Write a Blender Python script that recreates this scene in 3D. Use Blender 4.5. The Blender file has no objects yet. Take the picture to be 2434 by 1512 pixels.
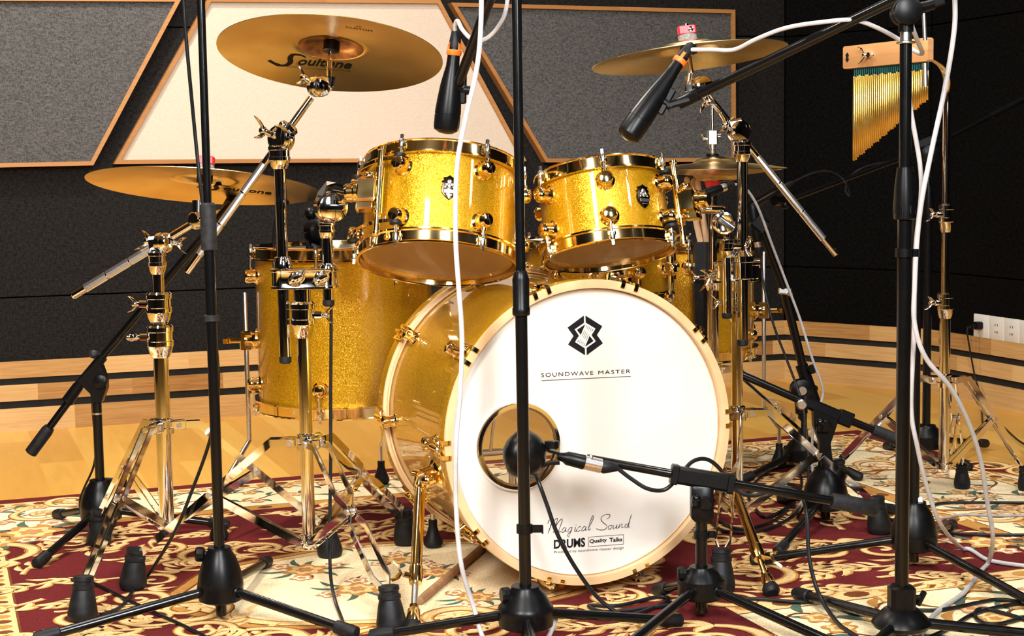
import bpy, math, random
from mathutils import Vector as V, Matrix
random.seed(7)
PI = math.pi
SC = bpy.context.scene
COL = SC.collection

# ------------------------------------------------------------------ camera
FPX, YAW, PITCH, ROLL, CH = 3750.0, math.radians(20.0), math.radians(5.38), 0.0156, 0.82
W_, H_ = 2434, 1512
CAM = V((0, 0, CH))
_h = V((math.sin(YAW), math.cos(YAW), 0))            # horizontal forward
_r0 = V((math.cos(YAW), -math.sin(YAW), 0))
FW = V((_h.x*math.cos(PITCH), _h.y*math.cos(PITCH), -math.sin(PITCH)))
_u0 = _r0.cross(FW)
RT = _r0*math.cos(ROLL) - _u0*math.sin(ROLL)
UP = _u0*math.cos(ROLL) + _r0*math.sin(ROLL)
Z = V((0, 0, 1)); X = V((1, 0, 0)); Y = V((0, 1, 0))
cd = bpy.data.cameras.new('camera'); cam = bpy.data.objects.new('camera', cd); COL.objects.link(cam)
cd.sensor_width = 36; cd.lens = FPX*36/W_; cd.clip_start = 0.05; cd.clip_end = 60
M = Matrix.Identity(4)
for i in range(3):
    M[i][0] = RT[i]; M[i][1] = UP[i]; M[i][2] = -FW[i]; M[i][3] = CAM[i]
cam.matrix_world = M
SC.camera = cam

def ray(px, py): return FW + RT*((px-W_/2)/FPX) - UP*((py-H_/2)/FPX)
def at(px, py, d):                       # the point at horizontal depth d seen at that place
    v = ray(px, py); return CAM + v*(d/v.dot(_h))
def gr(px, py, z=0.009):                 # the point on the ground
    v = ray(px, py); return CAM + v*((z-CH)/v.z)
def onp(px, py, p, n):                   # the point on a plane
    v = ray(px, py); return CAM + v*((p-CAM).dot(n)/v.dot(n))
def zat(g, py):                          # height on the vertical through g
    n = UP*FPX + FW*(py-H_/2)
    return V((g.x, g.y, g.z - (g-CAM).dot(n)/n.z))
def dep(p): return (p-CAM).dot(_h)

# ------------------------------------------------------------------ materials
def mat(name, base=(.5, .5, .5), rough=.5, metal=0., coat=0., spec=.5, build=None, trans=0, ior=1.45, sheen=0):
    m = bpy.data.materials.new(name); m.use_nodes = True
    nt = m.node_tree; b = nt.nodes['Principled BSDF']
    b.inputs['Base Color'].default_value = (*base, 1); b.inputs['Roughness'].default_value = rough
    b.inputs['Metallic'].default_value = metal; b.inputs['Coat Weight'].default_value = coat
    b.inputs['Coat Roughness'].default_value = .03
    b.inputs['Specular IOR Level'].default_value = spec
    b.inputs['IOR'].default_value = ior
    b.inputs['Transmission Weight'].default_value = trans
    b.inputs['Sheen Weight'].default_value = sheen
    if build: build(nt, b)
    return m
def nd(nt, t, **kw):
    n = nt.nodes.new(t)
    for k, v in kw.items():
        if k in n.inputs: n.inputs[k].default_value = v
        else: setattr(n, k, v)
    return n
def ramp(nt, fac, stops):
    r = nt.nodes.new('ShaderNodeValToRGB'); e = r.color_ramp.elements
    while len(e) < len(stops): e.new(.5)
    for i, (p, c) in enumerate(stops): e[i].position = p; e[i].color = (*c, 1)
    nt.links.new(fac, r.inputs[0]); return r.outputs[0]
def coords(nt, scale=(1, 1, 1), rot=(0, 0, 0), what='Object'):
    tc = nt.nodes.new('ShaderNodeTexCoord'); mp = nt.nodes.new('ShaderNodeMapping')
    mp.inputs['Scale'].default_value = scale; mp.inputs['Rotation'].default_value = rot
    nt.links.new(tc.outputs[what], mp.inputs[0]); return mp.outputs[0]
def bump(nt, b, h, s=.3, d=.002):
    n = nd(nt, 'ShaderNodeBump', Strength=s, Distance=d); nt.links.new(h, n.inputs['Height']); nt.links.new(n.outputs[0], b.inputs['Normal'])

def b_fabric(c1, c2, sc=260):
    def f(nt, b):
        co = coords(nt, (sc, sc, sc*.35)); n1 = nd(nt, 'ShaderNodeTexNoise', Scale=1., Detail=3.); nt.links.new(co, n1.inputs['Vector'])
        co2 = coords(nt, (sc*.35, sc*.35, sc)); n2 = nd(nt, 'ShaderNodeTexNoise', Scale=1., Detail=3.); nt.links.new(co2, n2.inputs['Vector'])
        mx = nd(nt, 'ShaderNodeMath', operation='ADD'); nt.links.new(n1.outputs[0], mx.inputs[0]); nt.links.new(n2.outputs[0], mx.inputs[1])
        hf = nd(nt, 'ShaderNodeMath', operation='MULTIPLY'); nt.links.new(mx.outputs[0], hf.inputs[0]); hf.inputs[1].default_value = .5
        nt.links.new(ramp(nt, hf.outputs[0], [(.38, c1), (.62, c2)]), b.inputs['Base Color'])
        bump(nt, b, hf.outputs[0], .25, .001)
    return f
def b_wood(cols, sx, sy, row, seg, axis='xz', grain=60):
    # staves laid end to end: random tone per stave plus a stretched grain
    def f(nt, b):
        tc = nt.nodes.new('ShaderNodeTexCoord'); s = nt.nodes.new('ShaderNodeSeparateXYZ'); nt.links.new(tc.outputs['Object'], s.inputs[0])
        ia, ib = {'xz': (0, 2), 'yx': (1, 0)}[axis]
        def mt(op, a, bb):
            n = nd(nt, 'ShaderNodeMath', operation=op)
            for i, q in enumerate((a, bb)):
                if isinstance(q, (int, float)): n.inputs[i].default_value = q
                elif q is not None: nt.links.new(q, n.inputs[i])
            return n.outputs[0]
        vrow = mt('FLOOR', mt('DIVIDE', s.outputs[ib], row), 0)
        u = mt('ADD', mt('DIVIDE', s.outputs[ia], seg), mt('MULTIPLY', vrow, .377))
        cu = mt('FLOOR', u, 0)
        cb = nt.nodes.new('ShaderNodeCombineXYZ'); nt.links.new(cu, cb.inputs[0]); nt.links.new(vrow, cb.inputs[1])
        wn = nd(nt, 'ShaderNodeTexWhiteNoise'); nt.links.new(cb.outputs[0], wn.inputs['Vector'])
        g = nt.nodes.new('ShaderNodeCombineXYZ')
        nt.links.new(mt('MULTIPLY', s.outputs[ia], sx), g.inputs[0]); nt.links.new(mt('MULTIPLY', s.outputs[ib], sy), g.inputs[1]); nt.links.new(mt('MULTIPLY', wn.outputs[0], 9.), g.inputs[2])
        no = nd(nt, 'ShaderNodeTexNoise', Scale=1., Detail=5., Distortion=.6); nt.links.new(g.outputs[0], no.inputs['Vector'])
        k = mt('ADD', mt('MULTIPLY', wn.outputs[0], .55), mt('MULTIPLY', no.outputs[0], .5))
        c = ramp(nt, k, [(.2, cols[0]), (.5, cols[1]), (.76, cols[2])])
        nt.links.new(c, b.inputs['Base Color']); bump(nt, b, no.outputs[0], .06, .001)
    return f
def b_sparkle(dark, mid, light):
    def f(nt, b):
        v = nd(nt, 'ShaderNodeTexVoronoi', Scale=1000.); nt.links.new(coords(nt), v.inputs['Vector'])
        sp = nt.nodes.new('ShaderNodeSeparateColor'); nt.links.new(v.outputs['Color'], sp.inputs[0])
        nt.links.new(ramp(nt, sp.outputs[0], [(.0, dark), (.45, mid), (1, light)]), b.inputs['Base Color'])
        # every flake lies at its own slant under the clear lacquer
        ge = nt.nodes.new('ShaderNodeNewGeometry')
        a = nd(nt, 'ShaderNodeVectorMath', operation='MULTIPLY_ADD'); nt.links.new(v.outputs['Color'], a.inputs[0])
        a.inputs[1].default_value = (.34, .34, .34); a.inputs[2].default_value = (-.17, -.17, -.17)
        d = nd(nt, 'ShaderNodeVectorMath', operation='ADD'); nt.links.new(a.outputs[0], d.inputs[0]); nt.links.new(ge.outputs['Normal'], d.inputs[1])
        n = nd(nt, 'ShaderNodeVectorMath', operation='NORMALIZE'); nt.links.new(d.outputs[0], n.inputs[0])
        nt.links.new(n.outputs[0], b.inputs['Normal'])
    return f
def b_cymbal(c1, c2):
    def f(nt, b):
        tc = nt.nodes.new('ShaderNodeTexCoord')
        l = nd(nt, 'ShaderNodeVectorMath', operation='LENGTH'); nt.links.new(tc.outputs['Object'], l.inputs[0])
        w = nd(nt, 'ShaderNodeMath', operation='MULTIPLY'); nt.links.new(l.outputs['Value'], w.inputs[0]); w.inputs[1].default_value = 2600.
        s = nd(nt, 'ShaderNodeMath', operation='SINE'); nt.links.new(w.outputs[0], s.inputs[0])
        no = nd(nt, 'ShaderNodeTexNoise', Scale=8., Detail=3., Distortion=.3); nt.links.new(tc.outputs['Object'], no.inputs['Vector'])
        nt.links.new(ramp(nt, no.outputs[0], [(.36, c1), (.62, c2)]), b.inputs['Base Color'])
        ad = nd(nt, 'ShaderNodeMath', operation='MULTIPLY_ADD'); nt.links.new(s.outputs[0], ad.inputs[0]); ad.inputs[1].default_value = .25; nt.links.new(no.outputs[0], ad.inputs[2])
        bump(nt, b, ad.outputs[0], .14, .0005)
        b.inputs['Anisotropic'].default_value = .75; b.inputs['Anisotropic Rotation'].default_value = 0.
        tg = nd(nt, 'ShaderNodeTangent', direction_type='RADIAL', axis='Z'); nt.links.new(tg.outputs[0], b.inputs['Tangent'])
    return f
def b_clear(alpha):
    def f(nt, b):
        o = nt.nodes['Material Output']; t = nt.nodes.new('ShaderNodeBsdfTransparent'); mx = nt.nodes.new('ShaderNodeMixShader')
        mx.inputs[0].default_value = alpha; nt.links.new(t.outputs[0], mx.inputs[1]); nt.links.new(b.outputs[0], mx.inputs[2]); nt.links.new(mx.outputs[0], o.inputs[0])
    return f
def b_noise(c1, c2, sc=30, bs=.1):
    def f(nt, b):
        n = nd(nt, 'ShaderNodeTexNoise', Scale=float(sc), Detail=4.); nt.links.new(coords(nt), n.inputs['Vector'])
        nt.links.new(ramp(nt, n.outputs[0], [(.35, c1), (.65, c2)]), b.inputs['Base Color']); bump(nt, b, n.outputs[0], bs, .0005)
    return f
def b_smudge(r1, r2, sc=25):
    def f(nt, b):
        n = nd(nt, 'ShaderNodeTexNoise', Scale=float(sc), Detail=3.); nt.links.new(coords(nt), n.inputs['Vector'])
        mr = nd(nt, 'ShaderNodeMapRange'); nt.links.new(n.outputs[0], mr.inputs[0]); mr.inputs[3].default_value = r1; mr.inputs[4].default_value = r2
        nt.links.new(mr.outputs[0], b.inputs['Roughness'])
    return f
def b_head(nt, b):      # coated film: lets some light through
    n = nd(nt, 'ShaderNodeTexNoise', Scale=3., Detail=4.); nt.links.new(coords(nt), n.inputs['Vector'])
    c = ramp(nt, n.outputs[0], [(.35, (.85, .81, .73)), (.65, (.91, .89, .84))]); nt.links.new(c, b.inputs['Base Color'])
    o = nt.nodes['Material Output']; t = nt.nodes.new('ShaderNodeBsdfTranslucent'); nt.links.new(c, t.inputs[0]); mx = nt.nodes.new('ShaderNodeMixShader')
    mx.inputs[0].default_value = .3; nt.links.new(b.outputs[0], mx.inputs[1]); nt.links.new(t.outputs[0], mx.inputs[2]); nt.links.new(mx.outputs[0], o.inputs[0])
MT = dict(
    chrome=mat('chrome', (.86, .86, .88), .06, 1., build=b_smudge(.03, .1)),
    gold=mat('gold_plating', (.95, .73, .34), .1, 1., build=b_smudge(.06, .14)),
    satin=mat('satin_chrome', (.86, .85, .84), .2, 1., build=b_smudge(.16, .24, 60)),
    steel=mat('brushed_steel', (.8, .78, .76), .28, 1., build=b_noise((.72, .7, .68), (.88, .86, .84), 300)),
    sparkle=mat('gold_sparkle_lacquer', (.8, .5, .05), .32, .55, coat=1., build=b_sparkle((.34, .14, .001), (.55, .265, .002), (.82, .48, .014))),
    maple=mat('maple_ply', (.72, .5, .28), .35, coat=.5, build=b_noise((.66, .42, .2), (.8, .58, .34), 14)),
    hoopwood=mat('maple_hoop', (.7, .5, .28), .3, coat=.6, build=b_noise((.58, .37, .18), (.7, .48, .26), 9)),
    inner=mat('shell_inside', (.7, .46, .22), .45, build=b_noise((.64, .4, .17), (.76, .52, .27), 12)),
    head=mat('coated_head', (.86, .83, .76), .45, build=b_head),
    clear=mat('clear_head', (.6, .5, .36), .06, coat=.5, build=b_clear(.11)),
    ink=mat('ink', (.008, .008, .009), .7, spec=.1, build=b_noise((.007, .007, .008), (.01, .01, .011), 80, .01)),
    black=mat('black_paint', (.0035, .0035, .0037), .2, spec=.4, build=b_smudge(.14, .26, 40)),
    plastic=mat('black_plastic', (.003, .003, .0033), .34, spec=.25, build=b_noise((.0022, .0022, .0025), (.004, .004, .0044), 120, .1)),
    rubber=mat('black_rubber', (.007, .007, .0075), .5, spec=.3, build=b_noise((.005, .005, .0055), (.011, .011, .012), 60)),
    grey_grip=mat('grey_rubber_grip', (.018, .018, .019), .5, spec=.25, build=b_noise((.014, .014, .0145), (.024, .024, .025), 90)),
    bcable=mat('black_cable', (.006, .0065, .008), .4, spec=.35, build=b_noise((.005, .0055, .0065), (.01, .01, .012), 50)),
    wcable=mat('white_cable', (.5, .48, .48), .4, build=b_noise((.46, .44, .44), (.54, .52, .52), 40)),
    gcable=mat('grey_cable', (.3, .28, .27), .45, build=b_noise((.26, .24, .23), (.36, .34, .33), 40)),
    red=mat('red_plastic', (.75, .02, .03), .35, build=b_noise((.68, .015, .025), (.8, .03, .04), 60)),
    felt=mat('grey_felt', (.22, .21, .2), .9, build=b_noise((.17, .16, .15), (.3, .29, .28), 250, .4)),
    orange=mat('orange_ring', (.9, .16, .02), .4, build=b_noise((.85, .14, .015), (.95, .2, .03), 60)),
    bronze=mat('bronze_cymbal', (.72, .5, .22), .25, 1., build=b_cymbal((.74, .51, .19), (.92, .69, .32))),
    bronze_raw=mat('raw_bronze_bell', (.4, .19, .08), .35, 1., build=b_noise((.22, .11, .06), (.55, .26, .1), 45)),
    brass=mat('brass_chime', (.8, .52, .12), .25, 1., build=b_noise((.76, .46, .08), (.85, .57, .16), 40)),
    barwood=mat('chime_bar_wood', (.62, .33, .14), .45, spec=.3, build=b_wood([(.5, .24, .09), (.58, .3, .12), (.64, .35, .15)], 4, 160, 1., 3.)),
    stick=mat('drumstick_wood', (.78, .5, .3), .45, build=b_noise((.7, .42, .22), (.85, .6, .38), 20)),
    oldstick=mat('worn_stick_wood', (.3, .16, .07), .55, build=b_noise((.24, .12, .05), (.36, .2, .1), 40)),
    teal=mat('teal_cord', (.01, .1, .1), .6, build=b_noise((.006, .07, .07), (.015, .14, .13), 200)),
    white=mat('white_plastic', (.72, .7, .66), .35, build=b_noise((.7, .68, .64), (.75, .73, .69), 30, .02)),
    wall=mat('black_fabric', (.006, .0055, .0055), .95, spec=.06, build=b_fabric((.008, .0074, .0073), (.022, .0205, .0195), 210)),
    wall_shaded=mat('black_fabric_shaded', (.003, .003, .003), .95, spec=.04, build=b_fabric((.0018, .0017, .0017), (.006, .0056, .0054), 210)),  # same wall fabric darkened: light falloff towards the right put into the colour
    ceilm=mat('ceiling_paint', (.05, .048, .045), .9, build=b_noise((.2, .19, .18), (.24, .23, .22), 4)),
    grey=mat('grey_fabric', (.1, .1, .1), .95, spec=.08, build=b_fabric((.045, .044, .044), (.125, .12, .116), 300)),
    beige=mat('beige_fabric', (.8, .66, .48), .9, spec=.1, build=b_fabric((.57, .47, .375), (.63, .525, .42), 300)),
    frame=mat('oak_frame', (.5, .24, .08), .42, spec=.3, build=b_wood([(.3, .12, .03), (.38, .17, .05), (.46, .23, .08)], 3, 90, 1., 1.3)),
    slat=mat('rubberwood_slats', (.6, .35, .16), .42, spec=.25, build=b_wood([(.3, .14, .04), (.52, .3, .11), (.66, .43, .19)], 7, 150, .0765, .3)),
    gap=mat('slat_gap', (.006, .006, .006), .8, build=b_noise((.005, .005, .005), (.009, .009, .009), 40)),
    floor=mat('plank_floor', (.62, .36, .09), .28, spec=.35, build=b_wood([(.56, .27, .045), (.66, .34, .06), (.73, .42, .088)], 5, 42, .125, 1.1, 'yx')),
)

# ------------------------------------------------------------------ mesh builder
def basis(ax, ref=None):
    ax = ax.normalized()
    ref = ref or (Z if abs(ax.z) < .95 else X)
    e1 = (ref - ax*ref.dot(ax)).normalized(); return e1, ax.cross(e1)
class MB:
    def __init__(s): s.v = []; s.f = []; s.m = []; s.cur = 0
    def add(s, vs, fs, mi=None):
        o = len(s.v); s.v += [tuple(q) for q in vs]; s.f += [tuple(i+o for i in f) for f in fs]; s.m += [s.cur if mi is None else mi]*len(fs); return s
    def loft(s, rings, closed=True, c0=True, c1=True):
        n = len(rings[0]); vs = [p for r in rings for p in r]; fs = []
        for k in range(len(rings)-1):
            for i in range(n if closed else n-1):
                j = (i+1) % n; fs.append((k*n+i, k*n+j, (k+1)*n+j, (k+1)*n+i))
        if c0: fs.append(tuple(range(n))[::-1])
        if c1: fs.append(tuple((len(rings)-1)*n+i for i in range(n)))
        return s.add(vs, fs)
    def tube(s, pts, r, n=12, caps=True):
        pts = [V(p) for p in pts]; m = len(pts); rs = r if isinstance(r, (list, tuple)) else [r]*m
        t = [(pts[min(i+1, m-1)]-pts[max(i-1, 0)]).normalized() for i in range(m)]
        e1, _ = basis(t[0]); rings = []
        for i in range(m):
            e1 = (e1 - t[i]*e1.dot(t[i])).normalized(); e2 = t[i].cross(e1)
            k = 1.
            if 0 < i < m-1:
                c = (pts[i]-pts[i-1]).normalized().dot(t[i]); k = 1/max(c, .5)
            rings.append([pts[i]+(e1*math.cos(2*PI*j/n)+e2*math.sin(2*PI*j/n))*rs[i] for j in range(n)])
        return s.loft(rings, True, caps, caps)
    def lathe(s, o, ax, prof, n=28, caps=True):      # prof: (radius, height along ax)
        o = V(o); ax = V(ax).normalized(); e1, e2 = basis(ax)
        return s.loft([[o+ax*h+(e1*math.cos(2*PI*j/n)+e2*math.sin(2*PI*j/n))*max(r, 1e-5) for j in range(n)] for r, h in prof], True, caps, caps)
    def ring(s, o, ax, prof, n=64, ms=None):         # closed profile revolved; ms: material of each profile edge
        o = V(o); ax = V(ax).normalized(); e1, e2 = basis(ax); k = len(prof); vs = []; fs = []
        for j in range(n):
            d = e1*math.cos(2*PI*j/n)+e2*math.sin(2*PI*j/n)
            vs += [o+ax*h+d*r for r, h in prof]
        for j in range(n):
            for i in range(k):
                a, b = j*k+i, j*k+(i+1) % k; c, d = ((j+1) % n)*k+(i+1) % k, ((j+1) % n)*k+i
                fs.append((a, b, c, d))
        s.add(vs, fs)
        if ms: s.m[-len(fs):] = [ms[q % k] for q in range(len(fs))]
        return s
    def torus(s, o, ax, R, r, n=48, k=10): return s.ring(o, ax, [(R+r*math.cos(2*PI*i/k), r*math.sin(2*PI*i/k)) for i in range(k)], n)
    def box(s, c, ex, ey, ez, a, b, h, ch=0.0):      # half sizes along three axes, chamfered about ez
        c = V(c); ch = min(ch, a*.9, b*.9)
        o = [(a-ch, b), (-a+ch, b), (-a, b-ch), (-a, -b+ch), (-a+ch, -b), (a-ch, -b), (a, -b+ch), (a, b-ch)] if ch else [(a, b), (-a, b), (-a, -b), (a, -b)]
        q = [c+ex*x+ey*y for x, y in o]
        if ch:
            i = [c+(p-c)*(1-ch/max(a, b)) for p in q]
            return s.loft([[p-ez*h for p in i], [p-ez*(h-ch*.6) for p in q], [p+ez*(h-ch*.6) for p in q], [p+ez*h for p in i]])
        return s.loft([[p-ez*h for p in q], [p+ez*h for p in q]])
    def obox(s, p0, p1, w, t, side=None, ch=0.0):    # bar from p0 to p1
        p0, p1 = V(p0), V(p1); ax = (p1-p0).normalized(); e1, e2 = basis(ax, side)
        return s.box((p0+p1)/2, e1, e2, ax, w/2, t/2, (p1-p0).length/2, ch)
    def ball(s, o, r, n=20, k=12, sc=(1, 1, 1), ax=Z):
        e1, e2 = basis(V(ax)); a = V(ax).normalized(); o = V(o)
        return s.loft([[o+a*(-r*sc[2]*math.cos(PI*i/k))+(e1*sc[0]*math.cos(2*PI*j/n)+e2*sc[1]*math.sin(2*PI*j/n))*max(r*math.sin(PI*i/k), 1e-5) for j in range(n)] for i in range(k+1)])
    def strip(s, pts, w, t, wd):                     # flat strip along pts; wd: width directions (one or per point)
        pts = [V(p) for p in pts]; m = len(pts); rings = []
        for i in range(m):
            tt = (pts[min(i+1, m-1)]-pts[max(i-1, 0)]).normalized(); q = wd[i] if isinstance(wd, list) else wd
            q = (q-tt*q.dot(tt)).normalized(); n = tt.cross(q)
            rings.append([pts[i]+q*(w/2)*a+n*(t/2)*b for a, b in ((1, 1), (-1, 1), (-1, -1), (1, -1))])
        return s.loft(rings)
    def poly(s, pts, mi=None): return s.add(pts, [tuple(range(len(pts)))], mi)
    def stadium(s, c, u, v, w, r, z0, z1, n=10):
        o = [u*(w-r)+(u*math.cos(PI*(i/n-.5))+v*math.sin(PI*(i/n-.5)))*r for i in range(n+1)]
        o += [-u*(w-r)+(u*math.cos(PI*(i/n+.5))+v*math.sin(PI*(i/n+.5)))*r for i in range(n+1)]
        f = lambda k, z: [V(c)+q*k+Z*z for q in o]
        return s.loft([f(.97, z0), f(1.02, z0+.001), f(1.02, z0+.005), f(.985, z0+.0065), f(.985, z1-.0065), f(1.02, z1-.005), f(1.02, z1-.001), f(.97, z1)])
    def prism(s, pts, d):
        return s.loft([[V(p) for p in pts], [V(p)+d for p in pts]])
def arr(o):  # tag
    return o
def mk(name, mb, m, loc=V((0, 0, 0)), parent=None, smooth=35, rot=None):
    me = bpy.data.meshes.new(name)
    if rot is not None:
        Ri = rot.to_3x3().inverted(); vs = [Ri @ (V(p)-loc) for p in mb.v]
    else: vs = [(p[0]-loc[0], p[1]-loc[1], p[2]-loc[2]) for p in mb.v]
    me.from_pydata(vs, [], mb.f)
    ms = m if isinstance(m, (list, tuple)) else [m]
    for q in ms: me.materials.append(MT[q] if isinstance(q, str) else q)
    me.polygons.foreach_set('material_index', mb.m)
    me.validate(); me.update()
    if smooth:
        me.shade_smooth(); me.set_sharp_from_angle(angle=math.radians(smooth))
    o = bpy.data.objects.new(name, me); COL.objects.link(o)
    if parent is not None: o.parent = parent
    return o
class Thing:
    def __init__(s, name, label, cat, base, group=None, rot=None):
        s.e = bpy.data.objects.new(name, None); COL.objects.link(s.e); s.base = V(base); s.rot = rot
        s.e.empty_display_size = .05
        s.e.location = s.base
        if rot is not None: s.e.rotation_euler = rot.to_euler()
        s.e['label'] = label; s.e['category'] = cat
        if group: s.e['group'] = group
    def p(s, name, mb, m, parent=None, label=None, smooth=35):
        o = mk(name, mb, m, s.base, parent or s.e, smooth, s.rot)
        if label: o['label'] = label
        return o
def single(name, label, cat, base, mb, m, group=None, smooth=35):
    o = mk(name, mb, m, V(base), None, smooth); o.location = V(base); o['label'] = label; o['category'] = cat
    if group: o['group'] = group
    return o
def struct(name, mb, m, base=V((0, 0, 0)), rot=None, smooth=0):
    o = mk(name, mb, m, V(base), None, smooth, rot); o.location = V(base)
    if rot is not None: o.rotation_euler = rot.to_euler()
    o['kind'] = 'structure'; return o
def smoothpath(pts, k=8):
    pts = [V(p) for p in pts]; out = []
    P = [pts[0]*2-pts[1]]+pts+[pts[-1]*2-pts[-2]]
    for i in range(1, len(P)-2):
        a, b, c, d = P[i-1:i+3]
        for j in range(k):
            t = j/k; out.append(.5*((2*b)+(c-a)*t+(2*a-5*b+4*c-d)*t*t+(3*b-a-3*c+d)*t**3))
    out.append(pts[-1]); return out
def text2d(body, bold=0., spacing=1.):
    cu = bpy.data.curves.new('t', 'FONT'); cu.body = body; cu.size = 1; cu.offset = bold; cu.space_character = spacing; cu.resolution_u = 3
    o = bpy.data.objects.new('t', cu); COL.objects.link(o); dg = bpy.context.evaluated_depsgraph_get()
    me = bpy.data.meshes.new_from_object(o.evaluated_get(dg)); vs = [(v.co.x, v.co.y) for v in me.vertices]; fs = [tuple(p.vertices) for p in me.polygons]
    bpy.data.objects.remove(o); bpy.data.curves.remove(cu); bpy.data.meshes.remove(me)
    x0 = min(v[0] for v in vs); x1 = max(v[0] for v in vs); y0 = min(v[1] for v in vs); y1 = max(v[1] for v in vs)
    return [((x-x0)/(x1-x0), (y-y0)/(y1-y0)) for x, y in vs], fs
def put_text(mb, body, f, bold=0., shear=0., spacing=1.):  # f maps the unit box to space
    vs, fs = text2d(body, bold, spacing); mb.add([f(x+shear*y, y) for x, y in vs], fs)
def ribbon(pts, w):                      # 2d stroke -> list of quads
    out = []; m = len(pts); L = []; R = []
    for i in range(m):
        a, b = pts[max(i-1, 0)], pts[min(i+1, m-1)]; dx, dy = b[0]-a[0], b[1]-a[1]; l = math.hypot(dx, dy) or 1
        q = (w[i] if isinstance(w, (list, tuple)) else w)/2
        L.append((pts[i][0]-dy/l*q, pts[i][1]+dx/l*q)); R.append((pts[i][0]+dy/l*q, pts[i][1]-dx/l*q))
    return [(R[i], R[i+1], L[i+1], L[i]) for i in range(m-1)]
def sm2(pts, k=6): return [(p.x, p.y) for p in smoothpath([V((a, b, 0)) for a, b in pts], k)]
# ------------------------------------------------------------------ the room
P0 = gr(407, 1000, 0.); YW = P0.y
C1X = onp(1865, 840, V((0, YW, 0)), Y).x
C2 = at(2207, 783, 5.62); C2.z = 0
XL, YF, HC = -2.6, -1.6, 2.75
def wallrun(a, b): # local frame of a wall from a to b seen from inside (b to the right)
    u = (b-a).normalized(); return u, Z.cross(u)*-1, (b-a).length      # along, towards the room, length
def rotof(u):      # local x along the wall, local y away from the room
    v = Z.cross(u); m = Matrix((u, v, Z)).transposed(); return m.to_4x4()
A0 = V((XL, YW, 0)); A1 = V((C1X, YW, 0)); A2 = C2; A3 = V((C2.x, YF, 0))
names = ('back', 'corner', 'right')
for nm, a, b in zip(names, (A0, A1, A2), (A1, A2, A3)):
    u, n, L = wallrun(a, b); R = rotof(u)
    mb = MB()                                   # padded fabric boards with a seam between the courses
    zs = [(0, .432), (.436, 1.30), (1.304, 2.1), (2.104, HC)]
    xs = [0, L] if nm == 'corner' else [L*i/3 for i in range(4)]
    for z0, z1 in zs:
        for x0, x1 in zip(xs[:-1], xs[1:]):
            e = .0015 if nm != 'back' else 0
            c = a+u*((x0+x1)/2)+Z*((z0+z1)/2)-n*.05
            mb.box(c, u, Z, n, (x1-x0)/2-e, (z1-z0)/2, .05, .004)
    mb.box(a+u*L/2+Z*HC/2-n*.08, u, Z, n, L/2+.05, HC/2, .04)
    struct('wall_'+nm, mb, 'wall' if nm == 'back' else 'wall_shaded', a, R)
    k = 1
    for z0, z1 in ((.0, .0755), (.0998, .152), (.174, .228)):
        t = MB(); t.box(a+u*L/2+Z*(z0+z1)/2+n*.006, u, Z, n, L/2+(.004 if nm == 'corner' else 0), (z1-z0)/2, .006)
        struct('trim_%d' % (k+{'back': 0, 'corner': 4, 'right': 8}[nm]), t, 'slat', a, R); k += 1
    t = MB(); t.box(a+u*L/2+Z*.1245+n*.001, u, Z, n, L/2, .05, .002); struct('trim_%d' % (k+{'back': 0, 'corner': 4, 'right': 8}[nm]), t, 'gap', a, R)
a, b = V((XL, YF, 0)), A0
mb = MB(); mb.box(V((XL-.05, (YF+YW)/2, HC/2)), Y, Z, X, (YW-YF)/2, HC/2, .05); struct('wall_left', mb, 'wall', V((XL, YF, 0)), rotof(Y))
mb = MB(); mb.box(V(((XL+C2.x)/2, YF-.05, HC/2)), X, Z, Y, (C2.x-XL)/2+.1, HC/2, .05); struct('wall_front', mb, 'wall', V((XL, YF, 0)))
fp = [V((XL-.1, YF-.1, 0)), V((C2.x+.1, YF-.1, 0)), C2+V((.1, .1, 0)), A1+V((.1, .1, 0)), V((XL-.1, YW+.1, 0))]
mb = MB(); mb.prism([p-Z*.05 for p in fp], Z*.05); struct('floor', mb, 'floor')
mb = MB(); mb.prism([p+Z*HC for p in fp], Z*.05); struct('ceiling', mb, 'ceilm')

def inset(poly, d):          # convex polygon in the wall plane (x, z), counter-clockwise or not
    n = len(poly); cx = sum(p[0] for p in poly)/n; cz = sum(p[1] for p in poly)/n; L = []
    for i in range(n):
        a, b = poly[i], poly[(i+1) % n]; dx, dz = b[0]-a[0], b[1]-a[1]; l = math.hypot(dx, dz); nx, nz = -dz/l, dx/l
        if (cx-a[0])*nx+(cz-a[1])*nz < 0: nx, nz = -nx, -nz
        L.append((a[0]+nx*d, a[1]+nz*d, dx, dz))
    out = []
    for i in range(n):
        x1, z1, dx1, dz1 = L[i-1]; x2, z2, dx2, dz2 = L[i]; den = dx1*dz2-dz1*dx2
        t = ((x2-x1)*dz2-(z2-z1)*dx2)/den; out.append((x1+dx1*t, z1+dz1*t))
    return out
def panel(px, mt, label, lift=0):
    yp = YW-.045; q = [onp(a, b, V((0, yp, 0)), Y) for a, b in px]; po = [(p.x, p.z) for p in q]
    pi = inset(po, .0135); c = V((sum(p[0] for p in po)/4, YW, min(p[1] for p in po)))
    T = Thing('acoustic_panel', label, 'acoustic panel', c, 'framed acoustic panels on the back wall')
    n = len(po); mb = MB()
    for i in range(n):      # four mitred rails
        j = (i+1) % n
        for (r0, r1) in (((po[i], po[j]), (pi[i], pi[j])),):
            qd = [V((r0[0][0], yp, r0[0][1])), V((r0[1][0], yp, r0[1][1])), V((r1[1][0], yp, r1[1][1])), V((r1[0][0], yp, r1[0][1]))]
            mb.prism(qd, Y*.044)
    T.p('frame', mb, 'frame', smooth=0)
    f = MB(); f.prism([V((a, yp+.012, b)) for a, b in inset(po, .012)], Y*.03); T.p('fabric_board', f, mt, smooth=0)
topL = -6
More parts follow.
